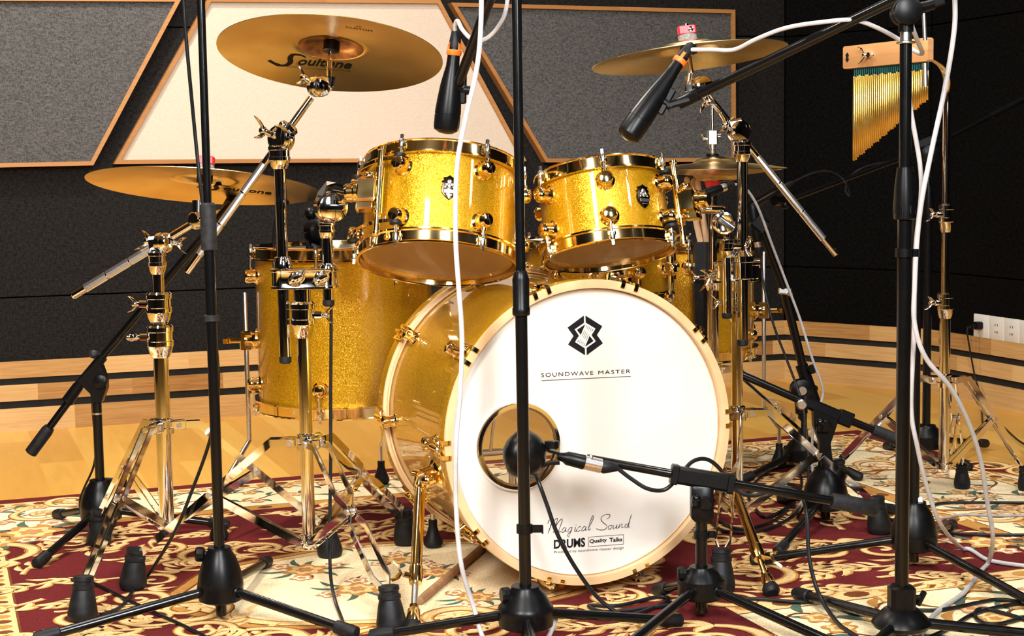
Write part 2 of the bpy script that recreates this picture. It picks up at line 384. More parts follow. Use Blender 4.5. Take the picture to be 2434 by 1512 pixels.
panel([(-520, 410), (222, 393), (433, topL), (-520, topL-6)], 'grey', 'grey fabric wall panel with slanted right edge, at the far left')
panel([(271, 390), (1252, 383), (1046, -1), (496, topL)], 'beige', 'cream trapezoid wall panel in a wood frame behind the high left cymbal')
panel([(1298, 386), (1750, 384), (1748, 23), (1072, 6)], 'grey', 'grey fabric wall panel with slanted left edge behind the high right cymbal')

# sockets on the right wall
u, n, L = wallrun(A2, A3); R = rotof(u)
so = [2318, 2355, 2391, 2427, 2465]
for i in range(4):
    p0 = onp(so[i], 745+(so[i]-2318)*.14, A2, n); p1 = onp(so[i+1], 802+(so[i+1]-2318)*.14, A2, n)
    lb = ('white wall socket plate with a black plug in it, leftmost of the row', 'white wall socket plate next to the plugged one, second of the row', 'white wall socket plate third from the left in the row', 'white wall socket plate cut by the right edge of the picture')[i]
    w = (p1-p0).dot(u); h = p0.z-p1.z; c = (p0+p1)/2
    T = Thing('wall_socket', lb, 'wall socket', c, 'socket plates on the right wall', R)
    m = MB(); m.box(c+n*.004, u, Z, n, w/2-.0008, h/2, .004, .003); T.p('plate', m, 'white')
    m = MB()
    if i:
        for s in (-.006, .006): m.box(c+n*.0082+u*s+Z*.012, u, Z, n, .0012, .004, .0004)
        for s in (-.007, .0, .007): m.box(c+n*.0082+u*s-Z*.012, u, Z, n, .001, .0035, .0004)
        T.p('socket_slot', m, 'ink')
    else:
        g = c+n*.0081+Z*.004
        Q = MB(); Q.box(g+n*.014, u, Z, n, .014, .013, .0135, .004); Q.box(g+n*.034, u, Z, n, .009, .009, .007, .003)
        pa = [g+n*.04, g+n*.055-Z*.01, g+n*.05-Z*.05, g+n*.03-Z*.17+u*.01, V((g.x, g.y, .06))+n*.03+u*.03, V((g.x, g.y, .006))+n*.04+u*.06, V((g.x, g.y, .006))+n*.25+u*.35]
        S = Thing('power_plug', 'black power plug pushed into the leftmost wall socket', 'plug', g)
        S.p('plug_body', Q, 'plastic'); C_ = MB(); C_.tube(smoothpath(pa), .003, 8); S.p('cord', C_, 'bcable')

# ------------------------------------------------------------------ the rug
rx1 = (gr(2434, 1148).x+gr(2100, 1022).x)/2; ry1 = (gr(300, 1163).y+gr(1850, 1038).y)/2
rx0 = gr(0, 1420).x-.2; ry0 = gr(1217, 1512).y-.5
RZ = .008
class Rug(MB):
    z = RZ
    def pl(s, pts, mi):
        s.k = (getattr(s, 'k', 0)+1) % 5; s.poly([V((x, y, s.z+s.k*.00001)) for x, y in pts], mi)
    def qs(s, qs_, mi):
        for q in qs_: s.pl(q, mi)
rug = Rug()
BUR, CRE, TAN, BRN, GRN, IVO, PNK = range(7)
rug.cur = BUR
rug.box(V(((rx0+rx1)/2, (ry0+ry1)/2, RZ/2)), X, Y, Z, (rx1-rx0)/2, (ry1-ry0)/2, RZ/2-.0002)
def lvl(k): rug.z = RZ+.0001*k
def rot2(x, y, a): return x*math.cos(a)-y*math.sin(a), x*math.sin(a)+y*math.cos(a)
def leaf(x, y, a, l, w, mi, curve=.25):
    up = []; dn = []
    for i in range(7):
        t = i/6; b = math.sin(PI*t**.8)*w; c = curve*l*math.sin(PI*t*.9)*.5
        up.append((t*l, c+b)); dn.append((t*l, c-b*.55))
    rug.pl([(x+rot2(p, q, a)[0], y+rot2(p, q, a)[1]) for p, q in dn+up[::-1][1:-1]], mi)
def stroke(pts, w, mi): rug.qs(ribbon(pts, w), mi)
def sprig(x, y, a, s, mi=CRE):
    lvl(6); st = [(x+rot2(t*s, .12*s*math.sin(3*t), a)[0], y+rot2(t*s, .12*s*math.sin(3*t), a)[1]) for t in [i/6 for i in range(7)]]
    for q, col, sh in ((5, TAN, .004), (7, mi, 0)):
        lvl(q); stroke([(p[0]+sh, p[1]-sh) for p in st], [.008*s*8*(1-.6*i/6) for i in range(7)], col)
        for i in (1, 2, 3, 4, 5):
            for sg in (1, -1):
                if (i+sg) % 3 == 0 and i < 4: continue
                leaf(st[i][0]+sh, st[i][1]-sh, a+sg*(.75-.07*i), s*(.44-.04*i), s*.062, col, .3*sg)
        leaf(st[6][0]+sh, st[6][1]-sh, a, s*.35, s*.06, col, .2)
def scroll(x, y, a, s, fl=1, mi=CRE, turns=1.35):
    pts = []; w = []
    for i in range(34):
        t = i/33; th = t*turns*2*PI; r = s*(.5*(1-t)**.8+.06)
        p, q = rot2(r*math.cos(th)-.5*s, fl*r*math.sin(th), a); pts.append((x+p, y+q)); w.append(s*(.07+.1*math.sin(PI*min(1, t*1.6))*(1-t)+.02))
    lvl(8); stroke(pts, [q*1.5 for q in w], BRN); lvl(9); stroke(pts, [q*1.25 for q in w], TAN); lvl(10); stroke(pts, [q*.8 for q in w], mi)
    lvl(11); e = pts[-1]; rug.pl([(e[0]+s*.085*math.cos(k*PI/5), e[1]+s*.085*math.sin(k*PI/5)) for k in range(10)], mi)
    for k, l in ((.25, .5), (-.35, .42), (.9, .36)):
        lvl(8); leaf(pts[0][0], pts[0][1], a-fl*PI/2+k, s*l*1.1, s*.1, TAN, .4*fl); lvl(9); leaf(pts[0][0], pts[0][1], a-fl*PI/2+k, s*l, s*.07, mi, .4*fl)
def flower(x, y, r, c1, c2, c3, n=7, a=0):
    for k, (q, col) in enumerate(((1., c1), (.72, c2), (.4, c1), (.2, c3))):
        lvl(12+k); rug.pl([(x+r*q*(1+.18*math.cos(n*t+k))*math.cos(t+a), y+r*q*(1+.18*math.cos(n*t+k))*math.sin(t+a)) for t in [2*PI*i/40 for i in range(40)]], col)
def bunch(x, y, s, a):
    lvl(8)
    for k in range(9):
        th = a+k*2*PI/9+random.uniform(-.2, .2); leaf(x+math.cos(th)*s*.35, y+math.sin(th)*s*.35, th, s*random.uniform(.55, .9), s*.11, GRN if k % 3 else BRN, .3)
    flower(x, y, s*.5, TAN, CRE, PNK, 6, a)
    for k in (0, 2.1, 4.2): flower(x+s*.75*math.cos(a+k), y+s*.75*math.sin(a+k), s*.26, PNK, IVO, TAN, 5, a)
def vine(x0_, y0_, x1_, y1_, amp, n, col=BRN, leafcol=GRN, sc=1.):
    L = math.hypot(x1_-x0_, y1_-y0_); a = math.atan2(y1_-y0_, x1_-x0_); pts = []
    for i in range(n*8+1):
        t = i/(n*8); p, q = rot2(t*L, amp*math.sin(t*n*PI), a); pts.append((x0_+p, y0_+q))
    lvl(7); stroke(pts, .005*sc, col)
    for i in range(2, len(pts)-2, 3):
        th = a+(1 if i % 2 else -1)*random.uniform(.6, 1.1); lvl(8); leaf(pts[i][0], pts[i][1], th, .05*sc, .009*sc, leafcol if random.random() < .6 else TAN, .3)
    for i in range(6, len(pts)-2, 8): flower(pts[i][0], pts[i][1]+random.choice((-1, 1))*.02*sc, .02*sc, PNK if random.random() < .5 else TAN, CRE, TAN, 5)
def chain(x0_, y0_, x1_, y1_, w=.03, step=.05, bg=CRE):
    L = math.hypot(x1_-x0_, y1_-y0_); a = math.atan2(y1_-y0_, x1_-x0_)
    lvl(4); stroke([(x0_, y0_), (x1_, y1_)], w, bg); n = int(L/step)
    for i in range(n):
        cx, cy = x0_+(i+.5)*L/n*math.cos(a), y0_+(i+.5)*L/n*math.sin(a)
        lvl(5); rug.pl([(cx+rot2(step*.36*math.cos(t), w*.33*math.sin(t), a)[0], cy+rot2(step*.36*math.cos(t), w*.33*math.sin(t), a)[1]) for t in [2*PI*k/10 for k in range(10)]], BRN if i % 2 else TAN)
    for s in (-1, 1):
        ox, oy = rot2(0, s*w*.55, a); lvl(5); stroke([(x0_+ox, y0_+oy), (x1_+ox, y1_+oy)], .004, BRN)
def ell(cx, cy, a, b, mi, k, n=72, wob=0, nw=8): lvl(k); rug.pl([(cx+a*(1+wob*math.cos(nw*t))*math.cos(t), cy+b*(1+wob*math.cos(nw*t))*math.sin(t)) for t in [2*PI*i/n for i in range(n)]], mi)
def rect(x0_, y0_, x1_, y1_, mi, k): lvl(k); rug.pl([(x0_, y0_), (x1_, y0_), (x1_, y1_), (x0_, y1_)], mi)
# border: thin wine edge, guard chain, cream band of vines, guard chain; the same down both sides
B0, B1 = .05, .36
for (xa, ya, xb, yb) in ((rx0+B0, ry1-B1, rx1-B0, ry1-B0), (rx1-B1*1.3, ry0+B0, rx1-B0, ry1-B0), (rx0+B0-.1, ry0+B0, rx0+B1*.55, ry1-B0)):
    rect(xa, ya, xb, yb, IVO, .6+.6*(xa > rx0+B0)+.6*(xb < rx1-B0)*(xa < rx0+B0))
chain(rx0+B0, ry1-B0-.03, rx1-B0, ry1-B0-.03, .05, .05); chain(rx0+B1, ry1-B1, rx1-B1, ry1-B1, .045, .05, TAN)
chain(rx1-B0-.03, ry0+B0, rx1-B0-.03, ry1-B0, .05, .05); chain(rx1-B1*1.3, ry0+B0, rx1-B1*1.3, ry1-B1, .045, .05, TAN)
chain(rx0+B1*.55, ry0+B0, rx0+B1*.55, ry1-B1, .05, .035)
for yy in (ry1-.13, ry1-.24): vine(rx0+B0, yy, rx1-B0, yy, .03, 26)
vine(rx1-.17, ry0, rx1-.17, ry1-.1, .05, 18, sc=1.3); vine(rx1-.32, ry0, rx1-.32, ry1-.3, .05, 18, sc=1.3)
vine(rx0+.12, ry0, rx0+.12, ry1-.1, .03, 16)
# near cream border seen at the lower right
pA, pB = gr(1800, 1432), gr(2434, 1560)
q0 = gr(1830, 1425); fy = q0.y
rect(q0.x-.1, ry0+.05, rx1-.06, fy-.06, IVO, 2.4); chain(q0.x-.1, fy-.03, rx1-.06, fy-.03, .06, .075)
for k in range(3): vine(q0.x-.05, fy-.14-.13*k, rx1-.1, fy-.14-.13*k, .04, 12, sc=1.5)
# medallion under the stands
mc = gr(940, 1376); MA, MBb = .4, .285
for k, (s, c) in enumerate(((1.14, BRN), (1.12, TAN), (1.06, BRN), (1.045, CRE), (.985, TAN), (.97, IVO))): ell(mc.x, mc.y, MA*s, MBb*s, c, 2.4+k*.6, wob=.02)
inm = lambda x, y, m=1.15: ((x-mc.x)/(MA*m))**2+((y-mc.y)/(MBb*m))**2 < 1
for px, py, s in ((725, 1355, .085), (850, 1400, .085), (950, 1330, .07), (800, 1300, .06), (1040, 1360, .07), (1130, 1420, .07)):
    g = gr(px, py); bunch(g.x, g.y, s, random.uniform(0, 6))
for i in range(18):                              # scrolls round the medallion
    t = 2*PI*i/18; scroll(mc.x+MA*1.25*math.cos(t), mc.y+MBb*1.36*math.sin(t), t+PI/2, .11, 1 if i % 2 else -1)
# second cream medallion at the right and the open scroll ground
m2 = gr(2215, 1160); ell(m2.x, m2.y, .31, .26, BRN, 2.4); ell(m2.x, m2.y, .3, .25, TAN, 3.); ell(m2.x, m2.y, .287, .237, IVO, 3.6)
for px, py, s in ((2120, 1150, .05), (2250, 1190, .05), (2340, 1180, .045), (2200, 1120, .05)):
    g = gr(px, py); bunch(g.x, g.y, s, random.uniform(0, 6))
for i in range(16):
    t = 2*PI*i/16; scroll(m2.x+.37*math.cos(t), m2.y+.32*math.sin(t), t+PI/2, .12, 1 if i % 2 else -1)
inm2 = lambda x, y: ((x-m2.x)/.4)**2+((y-m2.y)/.35)**2 < 1
for px, py, s, fl in ((60, 1215, .13, 1), (180, 1200, .11, -1), (1790, 1075, .14, 1), (1830, 1110, .13, -1), (1900, 1060, .13, 1), (1860, 1180, .15, -1), (2050, 1055, .13, 1), (1980, 1080, .12, -1), (1985, 1290, .15, 1), (2080, 1290, .12, -1), (1820, 1345, .16, -1), (1760, 1270, .14, 1),
                      (20, 1330, .17, 1), (390, 1315, .11, 1), (455, 1330, .12, -1), (200, 1300, .1, 1), (380, 1470, .15, 1), (590, 1500, .15, -1), (1780, 1400, .14, 1), (250, 1450, .11, -1), (1100, 1500, .16, 1), (1700, 1490, .16, -1), (1560, 1500, .14, 1)):
    g = gr(px, py); scroll(g.x, g.y, random.uniform(0, 6), s, fl)
g = gr(75, 1265); bunch(g.x, g.y, .13, 1.); g = gr(-20, 1290); bunch(g.x, g.y, .1, 2.)
g = gr(2350, 1290); bunch(g.x, g.y, .1, .4)
# loose leaf sprigs over the wine ground
pts = []
for t in range(9000):
    x = random.uniform(rx0+.24, rx1-.5); y = random.uniform(ry0+.05, ry1-.42)
    if inm(x, y, 1.3) or inm2(x, y) or (y < fy and x > q0.x-.2): continue
    if any((x-a)**2+(y-b)**2 < .1**2 for a, b in pts): continue
    pts.append((x, y)); sprig(x, y, random.choice((.3, 2.8, -.4, 3.4, 1.0)), random.uniform(.13, .17))
def rm(n, c): return mat('rug_'+n, c, .95, spec=.05, build=b_noise(tuple(q*.78 for q in c), tuple(min(1, q*1.18) for q in c), 320, .35))
RM = [rm('wine', (.125, .018, .018)), rm('cream', (.78, .52, .23)), rm('tan', (.48, .23, .06)), rm('brown', (.17, .055, .02)), rm('green', (.08, .13, .09)), rm('ivory', (.86, .7, .43)), rm('pink', (.52, .24, .14))]
single('rug', 'wine red oriental rug with cream scrolls, leaves and medallion under the drum kit', 'rug', V(((rx0+rx1)/2, (ry0+ry1)/2, 0)), rug, RM, smooth=0)
# ------------------------------------------------------------------ drums
class Fr:            # local frame: axis a, radial reference e1
    def __init__(s, c, a, ref): s.c = V(c); s.a = V(a).normalized(); s.e1, _ = basis(s.a, V(ref)); s.e2 = s.e1.cross(s.a)*-1
    def pt(s, r, th, h): return s.c+s.a*h+(s.e1*math.cos(th)+s.e2*math.sin(th))*r
    def er(s, th): return s.e1*math.cos(th)+s.e2*math.sin(th)
    def et(s, th): return s.e2*math.cos(th)-s.e1*math.sin(th)
def turret(mb, F, R, th, h, s=1., tip=1):
    o = F.pt(R-.002, th, h); mb.lathe(o, F.er(th), [(.0195*s, 0), (.0195*s, .003), (.018*s, .0045), (.0155*s, .0065), (.0142*s, .012*s), (.0155*s, .0195*s), (.0148*s, .0255*s), (.0115*s, .0295*s), (.006*s, .031*s), (.0001, .0313*s)], 26)
    mb.tube([F.pt(R+.015*s, th, h-.012*s*tip), F.pt(R+.015*s, th, h+.02*s*tip)], [.0075*s, .005*s], 12)
HOOP = lambda R, t: [(R+.001, 0), (R+.0125, 0), (R+.0125, .0035), (R+.0075, .005), (R+.0068, t-.005), (R+.0085, t-.003), (R+.0075, t-.0005), (R+.0035, t), (R+.0025, t-.003), (R+.0035, .005)]
def shell_drum(T, F, R, L, nl, ph, dark=False, hh=.028, mt='sparkle', clear=True, lugh=.042, rods=True, badge=None, tube=False, skip=(), gasket=True, nb=None):
    m = MB(); m.ring(F.c, F.a, [(R, .006), (R, L-.006), (R-.004, L-.001), (R-.008, L-.006), (R-.008, .006), (R-.004, .001)], 96); sh = T.p('shell', m, mt)
    m = MB(); m.ring(F.c, F.a, [(R-.0082, .006), (R-.0082, L-.006), (R-.0095, L-.006), (R-.0095, .006)], 64); T.p('shell_lining', m, 'inner', sh)
    up = Fr(F.c+F.a*(L-.018), F.a, F.e1); m = MB(); m.ring(up.c, F.a, HOOP(R, hh), 96); T.p('top_hoop', m, 'gold')
    m = MB(); m.ring(F.c+F.a*.018, -F.a, HOOP(R, hh), 96); T.p('bottom_hoop', m, 'gold')
    m = MB(); m.lathe(F.c+F.a*(L+.0005), F.a, [(R-.002, -.001), (R+.002, -.004), (R+.003, 0), (R-.002, .0012)], 64); T.p('batter_head', m, 'plastic' if dark else 'head')
    m = MB(); m.lathe(F.c-F.a*.0005, -F.a, [(R+.003, 0), (R-.002, .0012)], 64, True); T.p('resonant_head', m, 'clear' if clear else 'head')
    for i in range(nl):
        th = ph+2*PI*i/nl
        for top in ((True, False) if not tube else (True,)):
            h = L-lugh if top else lugh; sg = 1 if top else -1
            if tube: h = L/2
            m = MB(); turret(m, F, R, th, h, 1., sg)
            if tube: m.tube([F.pt(R+.015, th, h-.03), F.pt(R+.015, th, h+.03)], .0065, 12)
            lg = T.p('lug', m, 'gold')
            for s2 in ((1, -1) if tube else (sg,)):
                base = h+s2*.02; end = (L+.006) if s2 > 0 else -.006
                m = MB(); m.tube([F.pt(R+.015, th, base), F.pt(R+.0125, th, end)], .0028, 10)
                m.tube([F.pt(R+.0125, th, end-s2*.013), F.pt(R+.0123, th, end-s2*.003), F.pt(R+.0123, th, end+s2*.002)], [.0055, .0065, .005], 12)
                m.box(F.pt(R+.0122, th, end+s2*.007), F.er(th), F.et(th), F.a, .0026, .0026, .005)
                T.p('tension_rod', m, 'satin')
                m = MB(); m.box(F.pt(R+.0105, th, end-s2*.011), F.er(th), F.et(th), F.a, .0055, .008, .005, .003)
                T.p('hoop_ear', m, 'gold')
    if badge is not None:
        th, h, sz = badge; o = F.pt(R+.0008, th, h); er, et = F.er(th), F.et(th)
        def sp(x, y): a = th+x*sz/R; return F.pt(R+.001, a, h+y*sz)
        out = [(0, -.9), (.3, -.66), (.55, -.35), (.62, .05), (.5, .35), (.6, .5), (.42, .62), (.5, .8), (.2, .86), (0, 1), (-.2, .86), (-.5, .8), (-.42, .62), (-.6, .5), (-.5, .35), (-.62, .05), (-.55, -.35), (-.3, -.66)]
        m = MB(); m.loft([[sp(x, y) for x, y in out], [sp(x*.97, y*.97)+er*.003 for x, y in out], [sp(x*.86, y*.88)+er*.0036 for x, y in out]])
        bd = T.p('badge', m, 'badge'); m = MB()
        for x, y, r in ((0, .45, .2), (-.2, .25, .13), (.2, .25, .13), (0, .12, .15), (-.3, .05, .1), (.3, .05, .1)): m.ball(sp(x, y)+er*.003, sz*r, 10, 6, (1, 1, .35), er)
        m.box(sp(0, -.28)+er*.0038, et, F.a, er, sz*.38, sz*.12, .0012); m.box(sp(0, -.55)+er*.0038, et, F.a, er, sz*.2, sz*.04, .001)
        T.p('badge_relief', m, 'steel', bd)
    return T
MT['badge'] = mat('badge_black_chrome', (.06, .045, .03), .18, 1., build=b_smudge(.12, .3, 300))

# ---- bass drum
BC = at(1407, 1031, 2.94); NB = V((0, -1, 0)); BR = .2915
FB = Fr(BC, NB, X); BD = .46         # e1 = X ; h measured towards the viewer, front edge at h=0
T = Thing('bass_drum', 'gold sparkle bass drum with white printed front head and round port', 'bass drum', V((BC.x, BC.y+.22, 0)))
m = MB(); m.ring(BC, NB, [(.276, -.03), (.280, -.034), (.280, -BD+.034), (.276, -BD+.03), (.271, -BD+.034), (.271, -.034)], 128); sh = T.p('shell', m, 'sparkle')
m = MB(); m.ring(BC, NB, [(.2708, -.034), (.2708, -BD+.034), (.2695, -BD+.034), (.2695, -.034)], 96); T.p('shell_lining', m, 'inner', sh)
hp = lambda a, b: [(BR, a-.003), (BR-.001, a), (BR-.008, a+.0005), (.2755, a), (.2745, a-.003), (.2745, b+.003), (.2755, b), (BR-.004, b), (BR, b+.004)]
def hm(q): return [1 if min(q[i][0], q[(i+1) % len(q)][0]) > BR-.0005 and abs(q[i][1]-q[(i+1) % len(q)][1]) > .004 else 0 for i in range(len(q))]
q = hp(0, -.04); m = MB(); m.ring(BC, NB, q, 160, hm(q)); T.p('front_hoop', m, ['hoopwood', 'sparkle'])
q = hp(-BD+.04, -BD); m = MB(); m.ring(BC, NB, q, 160, hm(q)); T.p('rear_hoop', m, ['hoopwood', 'sparkle'])
m = MB(); m.ring(BC, NB, [(.2845, -BD+.036), (.2845, -BD+.05), (.2825, -BD+.052), (.2805, -BD+.05), (.2805, -BD+.036)], 128); T.p('rear_flesh_hoop', m, 'maple')
m = MB(); m.ring(BC, NB, [(.2795, -.036), (.2745, -.014), (.2725, -.012), (.2735, -.03)], 128); T.p('head_flesh_hoop', m, 'maple')
HP = BC+NB*(-.016)                   # front head plane
def hu(px, py, e=.0012): return onp(px, py, HP+NB*e, NB)
def uv(px, py): p = hu(px, py, 0)-HP; return p.x, p.z
pc = (uv(1130, 1060)[0]+uv(1331, 1060)[0])/2, (uv(1230, 954)[1]+uv(1230, 1166)[1])/2
prt = (uv(1331, 1060)[0]-uv(1130, 1060)[0])/2
m = MB(); i0 = []; o0 = []
for i in range(96):
    t = 2*PI*i/96; c, s = math.cos(t), math.sin(t); bq = pc[0]*c+pc[1]*s; k = -bq+math.sqrt(bq*bq-(pc[0]**2+pc[1]**2)+.2742**2)
    i0.append(HP+X*(pc[0]+c*(prt-.006))+Z*(pc[1]+s*(prt-.006))); o0.append(HP+X*(pc[0]+c*k)+Z*(pc[1]+s*k))
m.loft([i0, o0], True, False, False); fh = T.p('front_head', m, 'head')
m = MB(); m.lathe(BC-NB*(BD-.018), NB, [(.273, -.0006), (.273, .0006)], 96); T.p('batter_head', m, 'clear', label='clear rear drum head')
m = MB(); m.ring(HP+X*pc[0]+Z*pc[1], NB, [(prt-.012, -.004), (prt-.013, .003), (prt-.009, .009), (prt-.003, .0095), (prt+.001, .005), (prt+.002, 0)], 96); T.p('port_ring', m, 'chrome', label='chrome ring round the port hole')
def at2(pxl): return [hu(a, b) for a, b in pxl]
def zp(x, y): return (1260+x*280/2228, 730+y*190/1512)        # zoomed reading of the emblem
em = MB()
for pl in ([(1016, 160), (1020, 295), (842, 420), (925, 542), (848, 660), (1035, 780), (1040, 910), (718, 708), (822, 545), (708, 388)],
           [(1048, 160), (1366, 362), (1265, 528), (1377, 684), (1072, 910), (1070, 772), (1245, 648), (1164, 530), (1240, 405), (1052, 290)],
           [(1042, 326), (960, 525), (886, 430)], [(1125, 545), (1200, 640), (1042, 748)],
           [(1190, 405), (1193, 430), (1158, 480)], [(930, 598), (908, 662), (892, 655)]):
    em.poly(at2([zp(*p) for p in pl]))
for (a, b) in (((1070, 345), (1056, 385)), ((1098, 362), (1080, 412)), ((1128, 378), (1105, 435)), ((1158, 392), (1130, 465)), ((1032, 440), (985, 552)), ((1056, 466), (1008, 580)), ((1080, 492), (1032, 605)), ((1104, 518), (1056, 635)), ((956, 608), (932, 682)), ((982, 640), (960, 698)), ((1008, 662), (988, 715)), ((1034, 685), (1015, 732))):
    for q in ribbon([a, b], 7): em.poly(at2([zp(*p) for p in q]))
T.p('emblem', em, 'ink', fh, 'dark angular S shaped emblem', smooth=0)
def qmap(a, b, c, d):                 # unit box to four photo places: lower left, lower right, upper left, upper right
    a, b, c, d = [hu(*q) for q in (a, b, c, d)]
    return lambda x, y: a*(1-x)*(1-y)+b*x*(1-y)+c*(1-x)*y+d*x*y
tx = MB()
put_text(tx, 'SOUNDWAVE', qmap(zp(212, 1326), zp(1195, 1280), zp(212, 1248), zp(1195, 1206)), .0, spacing=1.25)
put_text(tx, 'MASTER', qmap(zp(1290, 1272), zp(1898, 1248), zp(1290, 1203), zp(1898, 1176)), .0, spacing=1.2)
for q in ribbon([(215, 1390), (1904, 1310)], 9): tx.poly(at2([zp(*p) for p in q]))
T.p('brand_lettering', tx, 'ink', fh, smooth=0)
def zq(x, y): return (1280+x*240/2434, 1200+y*140/1420)
tx = MB()
def script(pts, w=14, k=5):
    s = sm2(pts, k); n = len(s); ww = [w*(.55+.45*abs(math.sin(PI*i/n*3))) for i in range(n)]
    for q in ribbon(s, ww): tx.poly(at2([zq(*p) for p in q]))
script([(222, 460), (250, 385), (300, 335), (325, 370), (290, 520), (230, 690)], 16)
script([(230, 690), (310, 480), (420, 340), (455, 345), (430, 450), (352, 680)], 16)
script([(352, 680), (440, 480), (545, 345), (575, 360), (540, 480), (490, 620), (510, 660), (545, 640)], 16)
script([(660, 560), (620, 550), (570, 610), (565, 660), (600, 660), (650, 600), (668, 555), (650, 640), (690, 650)], 14)
script([(810, 545), (770, 545), (715, 610), (715, 655), (750, 650), (800, 590), (815, 545), (770, 680), (730, 770), (705, 750), (720, 700), (800, 630)], 13)
script([(900, 530), (870, 625), (885, 645), (915, 615)], 15); script([(900, 480), (910, 492)], 22)
script([(1020, 540), (990, 525), (930, 590), (925, 635), (960, 640), (1010, 610)], 13)
script([(1145, 530), (1100, 525), (1050, 580), (1045, 625), (1080, 625), (1130, 580), (1155, 525), (1130, 605), (1170, 605)], 14)
script([(1200, 580), (1290, 400), (1328, 290), (1305, 268), (1250, 400), (1205, 560), (1215, 612), (1255, 570)], 16)
script([(1648, 345), (1715, 290), (1715, 235), (1640, 230), (1540, 275), (1505, 350), (1560, 430), (1640, 490), (1645, 550), (1580, 600), (1480, 605), (1388, 575)], 16)
script([(1760, 490), (1700, 510), (1680, 570), (1715, 590), (1770, 530), (1765, 490), (1735, 500)], 14)
script([(1820, 480), (1795, 560), (1815, 580), (1880, 520), (1900, 470), (1880, 560), (1920, 560)], 14)
script([(1960, 465), (1930, 560), (1985, 480), (2020, 465), (2005, 540), (2050, 545)], 14)
script([(2160, 460), (2110, 470), (2080, 535), (2110, 555), (2160, 490), (2240, 235), (2180, 460), (2165, 535), (2205, 530)], 14)
put_text(tx, 'DRUMS', qmap(zq(372, 1065), zq(1125, 1012), zq(372, 848), zq(1125, 790)), .03)
put_text(tx, 'Quality', qmap(zq(1228, 950), zq(1650, 915), zq(1228, 835), zq(1650, 800)), .025); put_text(tx, 'Talks', qmap(zq(1710, 903), zq(2020, 880), zq(1710, 795), zq(2020, 785)), .025)
for a, b in (((1200, 780), (2048, 718)), ((1208, 1010), (2050, 948)), ((1200, 780), (1208, 1010)), ((2048, 718), (2050, 948))):
    for q in ribbon([a, b], 9): tx.poly(at2([zq(*p) for p in q]))
put_text(tx, 'Produced by soundwave master design', qmap(zq(375, 1190), zq(2050, 1085), zq(375, 1115), zq(2050, 1000)), -.005)
T.p('head_lettering', tx, 'ink', fh, smooth=0)
def claw(th, front):
    s = 1 if front else -1; h0 = 0 if front else -BD; er, et = FB.er(th), FB.et(th)
    P = lambda r, t, h: FB.pt(r, th, h0+s*h)+et*t
    m = MB()
    for t in (-.014, .014):
        m.strip([P(BR+.0025, t, -.05), P(BR+.003, t, -.02), P(BR+.0022, t, .0015), P(BR-.003, t, .003), P(BR-.011, t, .0025)], .008, .0032, et)
    m.box(P(BR+.004, 0, -.03), er, et, NB, .004, .015, .011, .003)
    m.tube([P(BR+.008, 0, -.012), P(BR+.008, 0, -.05)], [.006, .0072], 14)
    c = T.p('claw', m, 'gold')
    m = MB(); m.tube([P(BR+.008, 0, -.004), P(BR+.008, 0, -.011), P(BR+.008, 0, -.013), P(BR+.008, 0, -.085)], [.004, .0055, .003, .003], 10); T.p('tension_rod', m, 'chrome', c)
    m = MB(); o = P(.278, 0, -.088); m.lathe(o, er, [(.016, 0), (.016, .003), (.0135, .005), (.0115, .013), (.0135, .022), (.0125, .028), (.006, .031), (.0001, .032)], 20)
    m.tube([P(BR+.008, 0, -.07), P(BR+.008, 0, -.1)], [.0062, .0085], 14); T.p('lug', m, 'gold')
ang0 = math.radians(90-16)
for i in range(10):
    claw(ang0-i*PI/5, True)
    claw(ang0-i*PI/5, False)
# spurs: bracket, tube, clamp, rod, rubber tip
def spur(k_top, p_up, foot, lab, sg=1):
    d = (foot-p_up); L = d.length; d.normalize(); er = V((p_up.x-BC.x, 0, p_up.z-BC.z)).normalized()
    m = MB(); c = BC+er*.279; c.y = p_up.y
    m.lathe(c, er, [(.03, 0), (.03, .004), (.026, .008), (.02, .012), (.02, .03)], 24); m.tube([c+er*.012, p_up+er*.004], [.017, .013], 16)
    m.box(c+er*.02, Y, er.cross(Y), er, .024, .016, .01, .005); m.ball(c+er*.03-Y*.022, .014, 14, 8); m.obox(c+er*.022-Y*.02, c+er*.026-Y*.046, .012, .005, er)
    m.tube([c+er*.022+Y*.014, c+er*.03+Y*.05], [.008, .011], 12)
    T.p('spur_bracket', m, 'gold')
    a = p_up; b = p_up+d*L*.62
    m = MB(); m.tube([a-d*.01, a+d*.004, a+d*.02, a+d*.024, b], [.011, .014, .014, .0105, .0105], 18); sp = T.p('spur', m, 'gold', label=lab)
    m = MB(); m.lathe(b-d*.01, d, [(.0125, 0), (.0135, .006), (.0125, .014), (.0135, .02), (.0115, .034)], 18)
    sd = d.cross(NB).normalized()*-sg; m.tube([b+d*.012, b+d*.012+sd*.024], .0055, 10); q = b+d*.012+sd*.03
    for s in (-1, 1): m.strip([q, q+sd*.006+d*.012*s, q+sd*.018+d*.02*s], .008, .0045, NB)
    T.p('spur_clamp', m, 'gold', sp)
    e = foot-d*.05
    m = MB(); m.tube([b, e], .0058, 12); T.p('spur_rod', m, 'steel' if k_top == 0 else 'gold', sp)
    m = MB(); m.tube([e-d*.004, e+d*.002, e+d*.006, e+d*.036], [.0085, .0085, .0115, .0145], 18); T.p('foot_ferrule', m, 'gold', sp)
    m = MB(); m.lathe(foot-d*.016, d, [(.0135, -.004), (.0165, .002), (.0165, .01), (.012, .016)], 18); T.p('rubber_foot', m, 'rubber', sp)
fl = gr(981, 1503, .012); pl = onp(1000, 1140, V((0, BC.y+.115, 0)), Y); spur(0, pl, fl, 'gold left spur with chrome lower rod', -1)
